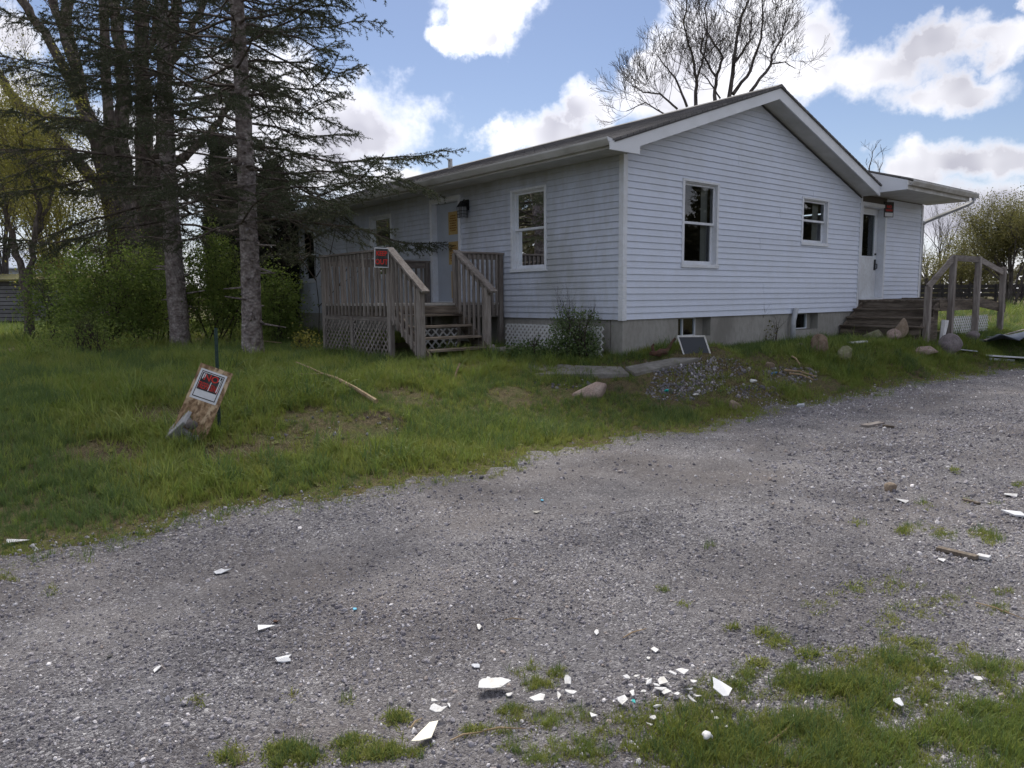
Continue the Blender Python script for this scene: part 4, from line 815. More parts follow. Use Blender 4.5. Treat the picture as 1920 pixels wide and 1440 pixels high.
MB().box(-sw * 0.76, sw * 0.76, -0.0056, -0.0038, -sh * 0.36, sh * 0.78).build('black_field', MT['signblack'], sg)
text('lettering', 'NO', sh * 0.60, MT['signred'], sg, (0.0, -0.0075, sh * 0.50), (PI / 2, 0, 0), off=0.0012); text('lettering', 'TRESPASSING', sh * 0.60, MT['signred'], sg, (0, -0.0075, -sh * 0.08), (PI / 2, 0, 0), off=0.0006, sx=0.36)
k = MB()
for (x, z, w, h) in ((-0.62, 0.55, 0.05, 0.2), (-0.5, 0.6, 0.03, 0.15), (0.1, 0.0, 0.035, 0.32), (0.6, 0.62, 0.04, 0.15), (0.68, 0.2, 0.05, 0.45)): k.add([(sw * (x - w), -0.0092, sh * (z - h)), (sw * (x + w * 0.6), -0.0092, sh * (z - h * 0.9)), (sw * (x + w), -0.0092, sh * (z + h)), (sw * (x - w * 0.7), -0.0092, sh * (z + h * 0.8))], [(0, 1, 2, 3)])
k.build('scuff', MT['white_print'], sg)
pb = G(411, 812); tp = empty('fence_post', pb); tag(tp, 'thin dark green metal post standing behind the leaning sign board', 'post')
top = W(404.5, 615, float((ROT.T @ (np.array(pb) - CAM))[2]) + 0.02) - pb
m = MB(); m.beam((0, 0, -0.2), top, 0.032, 0.008, up=(0.2, 1, 0)); m.beam((0, 0.012, -0.2), (top.x, top.y + 0.012, top.z), 0.008, 0.024, up=(0.2, 1, 0)); m.build('shaft', MT['green_post'], tp)
m = MB()
for i in range(14): t = 0.12 + i * 0.06; q = top * t; m.box(q.x - 0.006, q.x + 0.006, q.y - 0.014, q.y - 0.005, q.z - 0.006, q.z + 0.006)
m.build('studs', MT['green_post'], tp)
# broken concrete block at the foot of the board
ba = G(318, 826) + Vector((0, 0, 0.07)); bb = W(352, 782, dep - 0.09); blk = empty('concrete_block', ba); tag(blk, 'broken grey concrete block leaning on the foot of the sign board', 'block'); bl = bb - ba
q = bl.normalized(); vw = (Vector(CAM) - ba).normalized(); upb = (Vector((0, 0, 1)) * 0.8 + vw * 0.6); sdv = q.cross(upb).normalized(); upb = sdv.cross(q)
MB().beam((0, 0, 0), bl, 0.17, 0.035, up=upb).build('face_shell', MT['cinder'], blk, bevel=0.006); MB().beam(-upb * 0.075 - sdv * 0.068, bl * 0.8 - upb * 0.075 - sdv * 0.068, 0.034, 0.112, up=upb).build('web', MT['cinder'], blk, bevel=0.006); MB().beam(-upb * 0.075 + sdv * 0.068, bl * 0.72 - upb * 0.075 + sdv * 0.068, 0.034, 0.112, up=upb).build('web', MT['cinder'], blk, bevel=0.006)
o = link('broken_web', rock_mesh('broken_web', 0.07, 0.05, 0.06, 77, 0.3, 2), MT['cinder_dark'], blk, bl * 1.02 - upb * 0.05 + sdv * 0.05)
p = G(345, 832); m = MB(); m.add([(-0.07, -0.03, 0), (0.06, -0.05, 0), (0.10, 0.02, 0), (0.02, 0.05, 0), (-0.05, 0.03, 0), (-0.06, -0.02, 0.045), (0.05, -0.04, 0.05), (0.08, 0.02, 0.04), (0.01, 0.04, 0.05), (-0.04, 0.02, 0.04)], [(5, 6, 7, 8, 9), (0, 1, 6, 5), (1, 2, 7, 6), (2, 3, 8, 7), (3, 4, 9, 8), (4, 0, 5, 9)])
o = m.build('concrete_chip', MT['cinder'], None, loc=p + Vector((0.05, -0.05, 0.03))); tag(o, 'flat grey concrete chip lying before the broken block', 'chip')

# ------------------------------------------------------------------ wall lantern
wl = empty('wall_lantern', (-0.02, 4.03, 3.20)); tag(wl, 'black caged wall lantern beside the front door', 'lamp')
m = MB(); m.box(-0.03, 0.0, -0.06, 0.06, 0.0, 0.20); m.build('back_plate', MT['black'], wl)
m = MB(); m.tube([(-0.03, 0, 0.17), (-0.08, 0, 0.20), (-0.12, 0, 0.16)], 0.012, 8); m.build('arm', MT['black'], wl)
m = MB(); m.add([(-0.2, -0.09, 0.06), (-0.04, -0.09, 0.06), (-0.04, 0.09, 0.06), (-0.2, 0.09, 0.06), (-0.15, -0.03, 0.17), (-0.09, -0.03, 0.17), (-0.09, 0.03, 0.17), (-0.15, 0.03, 0.17)], [(3, 2, 1, 0), (4, 5, 6, 7), (0, 1, 5, 4), (1, 2, 6, 5), (2, 3, 7, 6), (3, 0, 4, 7)]); m.build('hood', MT['black'], wl)
m = MB()
for i in range(5):
    t = -0.08 + 0.04 * i; m.beam((-0.195, t, 0.06), (-0.185, t * 0.85, -0.14), 0.008, 0.008); m.beam((-0.195 + 0.037 * i, -0.085, 0.06), (-0.185 + 0.033 * i, -0.07, -0.14), 0.008, 0.008)
for z in (-0.02, -0.08, -0.14): m.box(-0.196, -0.188, -0.08, 0.08, z - 0.004, z + 0.004); m.box(-0.192, -0.05, -0.083, -0.075, z - 0.004, z + 0.004); m.box(-0.192, -0.05, 0.075, 0.083, z - 0.004, z + 0.004)
m.build('cage', MT['black'], wl); MB().box(-0.175, -0.06, -0.06, 0.06, -0.13, 0.055).build('lamp_glass', MT['clear'], wl)

# ------------------------------------------------------------------ rocks
def rock(px, py, wpx, hpx, mat, label, seed, tilt=0.0, dep_s=0.8, sink=0.12, lift=0.0, name='boulder', at=None):
    p = G(px, py) if at is None else Vector((at[0], at[1], float(ground_z(at[0], at[1])))); d = float((ROT.T @ (np.array(p) - CAM))[2]); sx = wpx / FOC * d / 2 * 0.98; sz = hpx / FOC * d / 2 / (1 - sink / 2)
    o = link(name, rock_mesh(name, sx, sx * dep_s, sz, seed), MT[mat], None, (p.x, p.y, p.z + sz * (1 - sink) + lift)); o.rotation_euler = (0, tilt, math.radians(-38)); tag(o, label, 'rock'); return o
rock(1112, 740, 74, 24, 'rock_pink', 'flat wedge shaped pink rock lying in grass before the walkway', 3, tilt=-0.12, sink=0.5)
rock(1377, 768, 27, 18, 'rock_tan', 'small pale tan stone at the gravel edge below the rubble', 4)
rock(1537, 662, 40, 36, 'rock_brown', 'layered brown boulder upright in grass below small window', 5)
rock(1582, 676, 36, 28, 'rock_moss', 'rounded yellow mossy boulder in grass left of the porch steps', 6)
rock(1580, 657, 28, 10, 'rock_grey', 'low flat grey stone just behind the rounded mossy boulder', 8)
rock(1640, 648, 46, 24, 'rock_moss', 'dull greenish boulder half sunk before the porch steps', 9, at=(6.45, -0.98))
rock(1672, 640, 32, 20, 'rock_pink', 'smooth pinkish stone lying below the standing slab by steps', 10, at=(6.4, -1.34), lift=0.03)
rock(1687, 630, 30, 36, 'rock_tan', 'tan slab stone standing upright against the porch steps', 11, tilt=0.3, dep_s=0.45, at=(6.6, -1.42), lift=0.10)
rock(1735, 668, 60, 23, 'rock_pink', 'long pale pink boulder alone in the grass before porch railing', 12, dep_s=0.6)
rock(1764, 633, 62, 44, 'rock_grey', 'large purple grey pyramid boulder beside the first porch post', 14, sink=0.2, at=(7.35, -1.98))
rock(1836, 640, 30, 18, 'rock_grey', 'dark lump of stone under the porch lattice', 15, at=(8.9, -1.9))
rock(1443, 690, 18, 12, 'rock_tan', 'small tan rock on top of the rubble heap', 16)
rock(1500, 652, 22, 9, 'rock_grey', 'small grey stone in weeds left of the layered boulder', 17)

# ------------------------------------------------------------------ loose things by the house
def plank(name, pts, w, h, mat, label, cat, lift=0.015):
    a, b = G(*pts[0]), G(*pts[1]); a.z += lift; b.z += lift; c = (a + b) / 2
    m = MB(); m.beam(a - c, b - c, w, h); o = m.build(name, MT[mat], None, loc=c, bevel=min(w, h) * 0.12); tag(o, label, cat); return o
# insect screen leaning below the basement window
p0, p1 = G(1283, 664), G(1333, 662); up_ = Vector((0, 0, 0.27)); back = Vector((-0.02, 0.11, 0))
sc = empty('window_screen', p0); tag(sc, 'white framed insect screen leaning below the left basement window', 'screen')
e = (p1 - p0); e.z = 0; tdir = up_ + back
m = MB(); m.beam((0, 0, -0.02), tdir, 0.022, 0.02, up=(0.5, -1, 0)); m.beam(e + Vector((0, 0, -0.02)), e + tdir, 0.022, 0.02, up=(0.5, -1, 0)); m.beam(tdir - e * 0.02, tdir + e * 1.02, 0.02, 0.026); m.build('frame', MT['white'], sc)
MB().add([(0, 0, 0), e, e + tdir, tdir], [(0, 1, 2, 3)]).build('mesh_sheet', MT['screen'], sc)
# rusty tool-like branch of metal
p = G(1245, 668); rt = empty('rusty_scrap', p); tag(rt, 'rusty brown twisted scrap with a long bar lying against the foundation', 'scrap metal')
MB().tube([(-0.02, 0, 0.05), (0.12, 0.02, 0.10), (0.26, 0.06, 0.20), (0.36, 0.08, 0.25)], [0.045, 0.03, 0.02, 0.022], 7, wob=0.1).build('bar', MT['rust'], rt); MB().tube([(-0.32, 0.0, 0.06), (-0.2, -0.02, 0.05), (-0.08, 0, 0.06), (0.04, 0, 0.07)], [0.03, 0.045, 0.06, 0.05], 7, wob=0.25).build('clump', MT['rust'], rt); MB().tube([(-0.25, 0, 0.06), (-0.24, 0.03, 0.16), (-0.21, 0.03, 0.20)], [0.03, 0.02, 0.012], 6, wob=0.2).build('prong', MT['rust'], rt)
# grey drain pipe standing against the gable
o = MB().tube([(0, 0, 0), (0.0, 0.0, 0.50), (0.07, 0.005, 0.66), (0.09, 0.005, 0.74)], [0.05, 0.05, 0.05, 0.055], 12).build('drain_pipe', MT['pipe'], None, True, loc=(4.88, -0.09, 0.5)); tag(o, 'grey drain pipe standing against the foundation between basement windows', 'pipe')
# fallen turned post
a, b = G(921, 668), G(972, 664); m = MB(); d = b - a; m.tube([(0, 0, 0.10), d * 0.05 + Vector((0, 0, 0.10)), d * 0.12 + Vector((0, 0, 0.09)), d * 0.35 + Vector((0, 0, 0.085)), d * 0.8 + Vector((0, 0, 0.08)), d * 1.15 + Vector((0, 0, 0.075))], [0.085, 0.10, 0.055, 0.06, 0.075, 0.06], 14)
o = m.build('fallen_post', MT['log'], None, True, loc=a); tag(o, 'grey turned wooden post lying at the foot of deck steps', 'post')
plank('board_scrap', ((1444, 727), (1472, 738)), 0.10, 0.03, 'wood_x', 'short grey board on the grass below the rubble', 'board')
plank('white_board', ((1592, 648), (1622, 645)), 0.12, 0.03, 'lattice_white', 'short pale board lying in grass before the porch steps', 'board', 0.05)
plank('white_strip', ((1775, 658), (1830, 664)), 0.09, 0.02, 'pipe', 'thin pale blue strip lying in the grass right of the pink boulder', 'strip', 0.06)
plank('white_board', ((1852, 671), (1935, 676)), 0.22, 0.03, 'white_print', 'bright white board lying at the grass edge by the right', 'board', 0.05)
plank('white_board', ((1856, 675), (1900, 678)), 0.06, 0.05, 'pipe', 'grey strip under the bright white board', 'board', 0.02)
plank('long_lath', ((1845, 652), (1935, 626)), 0.05, 0.02, 'wood_x', 'long thin pale lath resting across the grey sheet', 'lath', 0.16)
p = G(1890, 640); m = MB(); 
gx = 9; gy = 4; vs = [(-1.0 + 2.6 * i / (gx - 1), -0.5 + 1.0 * k / (gy - 1), 0.05 + 0.07 * math.sin(i * 1.3 + k * 2) + (0.05 if k == 1 else 0)) for k in range(gy) for i in range(gx)]
m.add(vs, [(k * gx + i, k * gx + i + 1, (k + 1) * gx + i + 1, (k + 1) * gx + i) for k in range(gy - 1) for i in range(gx - 1)]); o = m.build('plastic_sheet', MT['tarp'], None, True, loc=p + Vector((0, 0, 0.04))); s_ = o.modifiers.new('solid', 'SOLIDIFY'); s_.thickness = 0.02; tag(o, 'crumpled dark grey plastic sheet on grass at the right edge', 'sheet')
# white curved gutter scrap propped behind the big boulder
p = Vector((7.55, -1.82, float(ground_z(7.55, -1.82)) + 0.1)); m = MB(); m.tube([(0, 0, 0), (0.02, 0, 0.2), (0.08, 0, 0.38), (0.10, 0, 0.50)], [0.06, 0.055, 0.07, 0.075], 6); o = m.build('gutter_scrap', MT['lattice_white'], None, loc=p); tag(o, 'white curved scrap of gutter propped behind the purple grey boulder', 'gutter piece')
o = link('blue_scrap', rock_mesh('blue_scrap', 0.10, 0.05, 0.035, 21), MT['blue'], None, G(1452, 703) + Vector((0, 0, 0.03))); tag(o, 'bright blue plastic scrap on the rubble', 'scrap')
o = link('white_scrap', rock_mesh('white_scrap', 0.07, 0.05, 0.03, 22), MT['white'], None, G(1412, 718) + Vector((0, 0, 0.03))); tag(o, 'crumpled white scrap among the rubble gravel', 'scrap')
o = link('white_scrap', rock_mesh('white_scrap', 0.08, 0.03, 0.02, 23), MT['white'], None, G(1305, 743) + Vector((0, 0, 0.03))); tag(o, 'flat white scrap in weeds left of rubble', 'scrap')
o = link('green_scrap', rock_mesh('green_scrap', 0.05, 0.03, 0.02, 24), MT['teal'], None, G(1250, 736) + Vector((0, 0, 0.03))); tag(o, 'small green scrap in the grass near walkway', 'scrap')
o = link('grey_scrap', rock_mesh('grey_scrap', 0.10, 0.05, 0.035, 25), MT['pipe'], None, G(1500, 764) + Vector((0, 0, 0.03))); tag(o, 'blue grey plastic scrap at gravel edge below rubble', 'scrap')
for k, (pa, pb_, lab) in enumerate((((1470, 700), (1530, 712), 'upper of two long sticks lying on rubble'), ((1480, 706), (1525, 718), 'lower of two long sticks lying on rubble'), ((1485, 674), (1500, 690), 'short slanted stick poking from the rubble'))):
    a, b = G(*pa), G(*pb_); o = MB().tube([(0, 0, 0.05), (b - a) * 0.5 + Vector((0, 0, 0.08)), (b - a) + Vector((0, 0, 0.05))], [0.018, 0.014, 0.009], 6, wob=0.15).build('stick', MT['twig'], None, loc=a); tag(o, lab, 'stick')
# fallen branch on the lawn
a, b = G(603, 714), G(706, 764); d = b - a
fb = empty('fallen_branch', a); tag(fb, 'long pale fallen branch lying on the lawn', 'branch'); up5 = Vector((0, 0, 0.10))
MB().tube([up5, d * 0.3 + up5 * 1.2, d * 0.65 + up5 * 1.1, d + up5 * 0.7], [0.012, 0.022, 0.026, 0.03], 7, wob=0.12).build('limb', MT['twig'], fb); MB().tube([d * 0.08 + up5, d * 0.02 + Vector((-0.05, 0.25, 0.16)), Vector((-0.12, 0.5, 0.22))], [0.012, 0.009, 0.005], 5).build('twig', MT['twig'], fb); MB().tube([d * 0.02 + up5, Vector((-0.35, -0.1, 0.12))], [0.008, 0.004], 5).build('twig', MT['twig'], fb)
a = G(853, 718); o = MB().tube([(0, 0, 0), (0.03, 0.02, 0.12), (0.10, 0.02, 0.26)], [0.016, 0.014, 0.01], 6, wob=0.2).build('stick', MT['twig'], None, loc=a); tag(o, 'short dead stick poking out of lawn before the steps', 'stick')
a = G(496, 648); b = G(528, 650); o = MB().tube([(0, 0, 0.10), (b - a) + Vector((0, 0, 0.08))], [0.018, 0.01], 6).build('stick', MT['twig'], None, loc=a); tag(o, 'short pale dead stub beside the nearer spruce trunk', 'stick')

# ------------------------------------------------------------------ scraps on the gravel
def shard(px, py, wpx, hpx, mat, label, seed, rz=None, group=None, name='white_shard', cat='shard', lift=0.012, npt=7, th=0.003, tilt=0.12):
    p = G(px, py); d = float((ROT.T @ (np.array(p) - CAM))[2]); r = random.Random(seed); a = wpx / FOC * d / 2
    s = (CAM[2] - p.z) / (Vector(CAM) - p).length; b = hpx / FOC * d / 2 / max(s, 0.2)
    poly = []
    for i in range(npt): an = 2 * PI * (i + r.uniform(-0.35, 0.35)) / npt; q = r.uniform(0.55, 1.2); poly.append((a * q * math.cos(an), b * q * math.sin(an)))
    vs = [(x, y, 0.18 * x * x / max(a, 0.01) + 0.0015 * math.sin(i * 1.9 + seed)) for i, (x, y) in enumerate(poly)]; n = len(vs); vs += [(x, y, z + th) for x, y, z in vs]
    m = MB().add(vs, [tuple(range(n))[::-1], tuple(range(n, 2 * n))] + [(i, (i + 1) % n, n + (i + 1) % n, n + i) for i in range(n)])
    o = m.build(name, MT[mat], None, loc=p + Vector((0, 0, lift))); o.rotation_euler = (r.uniform(-tilt, tilt), r.uniform(-tilt, tilt), (math.radians(-39) if rz is None else rz + math.radians(-39))); tag(o, label, cat, group); return o
shard(803, 1388, 34, 56, 'ivory', 'long ivory shard at lower centre, largest of the left fragments', 1, rz=-0.42, lift=0.03, npt=5, tilt=0.05); shard(820, 1351, 34, 16, 'white', 'white piece touching the upper end of the long ivory shard', 2, lift=0.045); shard(812, 1328, 24, 12, 'white', 'white triangle just above the long ivory shard', 3, npt=3, lift=0.03); shard(842, 1328, 10, 9, 'white', 'tiny white chip right of the white triangle', 4, npt=4)
shard(922, 1301, 72, 20, 'white', 'broad white shard like a boat hull on bare gravel', 5, rz=0.1, lift=0.035, tilt=0.06, npt=7); shard(915, 1280, 10, 14, 'white', 'thin white sliver above the broad hull shaped shard', 6, npt=3); shard(893, 1254, 22, 12, 'clear', 'clear crumpled plastic bit on gravel above the white shards', 7); shard(954, 1308, 14, 8, 'white', 'small white chip at the right tip of the broad shard', 8)
shard(1006, 1335, 48, 13, 'white', 'narrow white strip slanting up into a grass tuft', 9, rz=0.5, lift=0.05, npt=5, tilt=0.05)
shard(1048, 1310, 10, 12, 'white', 'small white chip at the upper end of the narrow strip', 10); shard(1065, 1293, 16, 14, 'white', 'folded white chip standing in the grass tuft', 11, lift=0.04, tilt=0.6); shard(1070, 1312, 24, 9, 'white', 'flat white chip below the folded chip in the tuft', 12, lift=0.03)
shard(1113, 1352, 16, 13, 'white', 'lone white triangle on bare soil between the grass tufts', 13, npt=3, lift=0.02); shard(1167, 1327, 20, 14, 'white', 'white chip just left of the teal fragment', 14, lift=0.03); shard(1187, 1329, 14, 9, 'teal', 'teal plastic fragment among the white shards', 15, npt=4, name='teal_fragment', cat='fragment', lift=0.03)
cl = [(1184, 1311, 16, 10), (1175, 1280, 12, 12), (1194, 1278, 12, 7), (1216, 1290, 22, 10), (1241, 1286, 26, 16), (1236, 1302, 24, 14), (1250, 1308, 18, 10), (1212, 1284, 16, 8), (1207, 1307, 12, 8), (1261, 1272, 18, 9), (1232, 1296, 14, 9), (1300, 1288, 12, 9), (1270, 1312, 16, 7), (1296, 1322, 16, 9), (1307, 1316, 18, 7), (1230, 1336, 20, 7), (1226, 1358, 24, 9), (1218, 1370, 12, 5), (1375, 1281, 10, 5), (1292, 1303, 10, 6), (1343, 1358, 8, 6), (1362, 1374, 9, 6)]
for i, (x, y, w, h) in enumerate(cl): shard(x, y, w * (1.35 if i % 2 else 1.1), h * (0.6 if i % 2 else 0.9), 'white', 'small white broken chip scattered in the grass at bottom centre', 40 + i, rz=random.uniform(-1.2, 1.2), npt=4 + i % 3, group='small white chips scattered in the grass', lift=0.022, tilt=0.25)
shard(1280, 1286, 26, 26, 'white', 'upright square white shard standing over the chip cluster', 16, lift=0.06, tilt=0.25, npt=4); shard(1350, 1325, 40, 32, 'white_print', 'ribbed fan shaped white shard right of the chip cluster', 17, lift=0.07, npt=7, tilt=0.2)
o = link('crumpled_wad', rock_mesh('crumpled_wad', 0.034, 0.026, 0.016, 31, 0.5, 2), MT['white'], None, G(1325, 1404) + Vector((0, 0, 0.05))); tag(o, 'crumpled white wad in grass near the bottom edge', 'wad')
shard(1227, 1223, 16, 13, 'white', 'white triangle lying on gravel above the chip cluster', 18, npt=4); shard(1215, 1240, 9, 5, 'white', 'tiny white chip under the gravel triangle above the cluster', 19); shard(500, 1184, 38, 10, 'white_print', 'thin white sliver on gravel at left of centre', 20, rz=0.2, npt=3); shard(518, 1170, 16, 6, 'rust', 'small brown bark bit above the thin white sliver', 21, name='bark_bit', cat='bark', npt=5); shard(530, 1242, 36, 14, 'clear', 'clear plastic bag scrap on gravel below the thin sliver', 22, name='plastic_scrap', cat='plastic', rz=0.4); shard(415, 1076, 32, 10, 'clear', 'clear flat plastic sheet on gravel at left', 23, name='plastic_scrap', cat='plastic'); shard(30, 1020, 44, 6, 'white', 'white strip where grass meets gravel at far left', 24, npt=4)
shard(898, 1180, 9, 9, 'white', 'single white chip in mid gravel', 25); shard(1118, 1190, 12, 8, 'white', 'white chip in mid gravel below the grass edge', 26); shard(1007, 964, 20, 4, 'black', 'black rubber strip on the open gravel', 27, name='rubber_strip', cat='rubber', npt=4); shard(1017, 941, 8, 5, 'lightblue', 'light blue plastic crumb on the open gravel', 28, name='blue_crumb', cat='plastic'); shard(666, 1147, 9, 5, 'lightblue', 'light blue plastic crumb in the left gravel', 29, name='blue_crumb', cat='plastic'); shard(206, 1236, 10, 6, 'black', 'black leaf scrap on the gravel at lower left', 30, name='dark_scrap', cat='scrap'); shard(295, 1260, 12, 9, 'white', 'pale stone chip in lower left gravel', 32)
shard(1895, 932, 28, 8, 'white', 'white splinter at right edge near the small grass tufts', 33, npt=4); shard(1904, 969, 24, 16, 'white_print', 'square pale tile on gravel at the right edge', 34, npt=4, th=0.012); shard(1692, 943, 24, 5, 'white', 'thin white splinter on the gravel at right', 35, npt=4); shard(1488, 1401 - 50, 14, 6, 'white', 'white scrap in the bottom right gravel', 36); shard(1684, 1337, 24, 12, 'white_print', 'pale blue white scrap in the lower right grass', 37, lift=0.04); shard(1830, 1300, 18, 7, 'white', 'white scrap in the thick grass at lower right', 38, lift=0.06); shard(1766, 1054, 16, 6, 'white', 'white flake below the long gravel board', 39)
plank('dark_board', ((1758, 1034), (1832, 1052)), 0.045, 0.022, 'dwood_x', 'long dark weathered board on gravel at right', 'board', 0.02); plank('white_strip', ((1832, 1048), (1856, 1053)), 0.05, 0.02, 'white', 'white stub continuing the long dark board', 'strip', 0.02)
plank('board_scrap', ((1620, 802), (1652, 796)), 0.09, 0.03, 'wood_x', 'short pale board block lying on the far gravel', 'board', 0.02); plank('board_scrap', ((1657, 801), (1674, 804)), 0.04, 0.025, 'dwood_x', 'small dark wood scrap right of the pale block on gravel', 'board', 0.02); plank('dark_strip', ((1806, 940), (1836, 948)), 0.03, 0.015, 'dwood_x', 'thin dark strip on gravel near right tufts', 'strip', 0.015)
o = link('brick_chunk', rock_mesh('brick_chunk', 0.065, 0.05, 0.045, 33, 0.1), MT['rock_tan'], None, G(1670, 921) + Vector((0, 0, 0.03))); tag(o, 'tan brick chunk alone on the open gravel', 'brick')
for k, (pa, pb_, lab) in enumerate((((1168, 1202), (1212, 1183), 'brown dry twig on gravel above the chip cluster'), ((845, 1396), (905, 1378), 'dry twig beside the left white shards'), ((905, 1378), (985, 1372), 'thin dry twig running right from the left shards'), ((1430, 1410), (1545, 1330), 'long dry twig in lower right grass'), ((770, 1372), (792, 1352), 'bleached straw left of the long ivory shard'), ((1830, 1135), (1920, 1165), 'pale dry stalk on gravel at the right edge'), ((945, 1168), (985, 1166), 'tiny straw on the mid gravel'), ((1640, 1400), (1672, 1438), 'bleached stalk at the bottom right edge'))):
    a, b = G(*pa), G(*pb_); d = b - a; o = MB().tube([(0, 0, 0.015), d * 0.4 + Vector((0.003, 0.004, 0.02)), d * 0.7 + Vector((-0.003, 0, 0.018)), d + Vector((0, 0, 0.012))], [0.0028, 0.0035, 0.0026, 0.0016], 5, wob=0.2).build('twig', MT['twig'], None, loc=a); tag(o, lab, 'twig')

# ------------------------------------------------------------------ plants: helpers
def prisms(A, B, ra, rb):                               # thin three sided twigs
    A = np.asarray(A, float); B = np.asarray(B, float); n = len(A); T = B - A; T /= np.linalg.norm(T, axis=1, keepdims=True) + 1e-9
    R = np.cross(T, np.array([0.3, 0.5, 0.81])); R /= np.linalg.norm(R, axis=1, keepdims=True) + 1e-9; S = np.cross(T, R)
    ra = np.broadcast_to(np.asarray(ra, float), (n,))[:, None]; rb = np.broadcast_to(np.asarray(rb, float), (n,))[:, None]; V = []
    for k in range(3):
        an = 2 * PI * k / 3; o = R * math.cos(an) + S * math.sin(an); V += [A + o * ra, B + o * rb]
    V = np.stack(V, 1).reshape(-1, 3); b = np.arange(n)[:, None] * 6
    F = np.concatenate([b + np.array([[0, 2, 3, 1]]), b + np.array([[2, 4, 5, 3]]), b + np.array([[4, 0, 1, 5]])], 0); return V, F
def leaves(C, size, aspect=0.6, droop=0.0, seed=1):      # diamond shaped leaves
    r = np.random.default_rng(seed); C = np.asarray(C, float); n = len(C)
    a = r.normal(size=(n, 3)); a[:, 2] = a[:, 2] * 0.7 - droop; a /= np.linalg.norm(a, axis=1, keepdims=True)
    b = np.cross(a, r.normal(size=(n, 3))); b /= np.linalg.norm(b, axis=1, keepdims=True) + 1e-9
    s = (size * r.uniform(0.6, 1.3, n))[:, None]; w = s * aspect * 0.5
    V = np.stack([C - a * s * 0.5, C + b * w, C + a * s * 0.5, C - b * w], 1).reshape(-1, 3); i = np.arange(n)[:, None] * 4
    return V, np.concatenate([i, i + 1, i + 2, i + 3], 1)
class Twigs:
    def __init__(s): s.A = []; s.B = []; s.ra = []; s.rb = []; s.tips = []
    def seg(s, a, b, ra, rb): s.A.append(tuple(a)); s.B.append(tuple(b)); s.ra.append(ra); s.rb.append(rb)
    def mesh(s, name): V, F = prisms(s.A, s.B, np.array(s.ra), np.array(s.rb)); return np_mesh(name, V, F)
MINR = [0.0]
def grow(tw, p, d, length, r, depth, rnd, up=0.15, spread=0.8, kids=3, nseg=4, curl=0.25):
    p = Vector(p); d = Vector(d).normalized()
    for i in range(nseg):
        d = (d + Vector((rnd.gauss(0, curl), rnd.gauss(0, curl), rnd.gauss(0, curl) + up)) * 0.5).normalized(); q = p + d * (length / nseg); r2 = max(MINR[0], r * (0.82 if depth else 0.7))
        tw.seg(p, q, r, r2)
        if depth > 0 and i >= (1 if depth > 1 else 0):
            for _ in range(kids if i == nseg - 1 else max(1, kids - 2)):
                e = (d + Vector((rnd.uniform(-1, 1), rnd.uniform(-1, 1), rnd.uniform(-0.6, 1))) * spread).normalized()
                grow(tw, q, e, length * rnd.uniform(0.45, 0.72), r2 * 0.62, depth - 1, rnd, up, spread, kids, max(2, nseg - 1), curl)
        p, r = q, r2
    tw.tips.append(tuple(p))

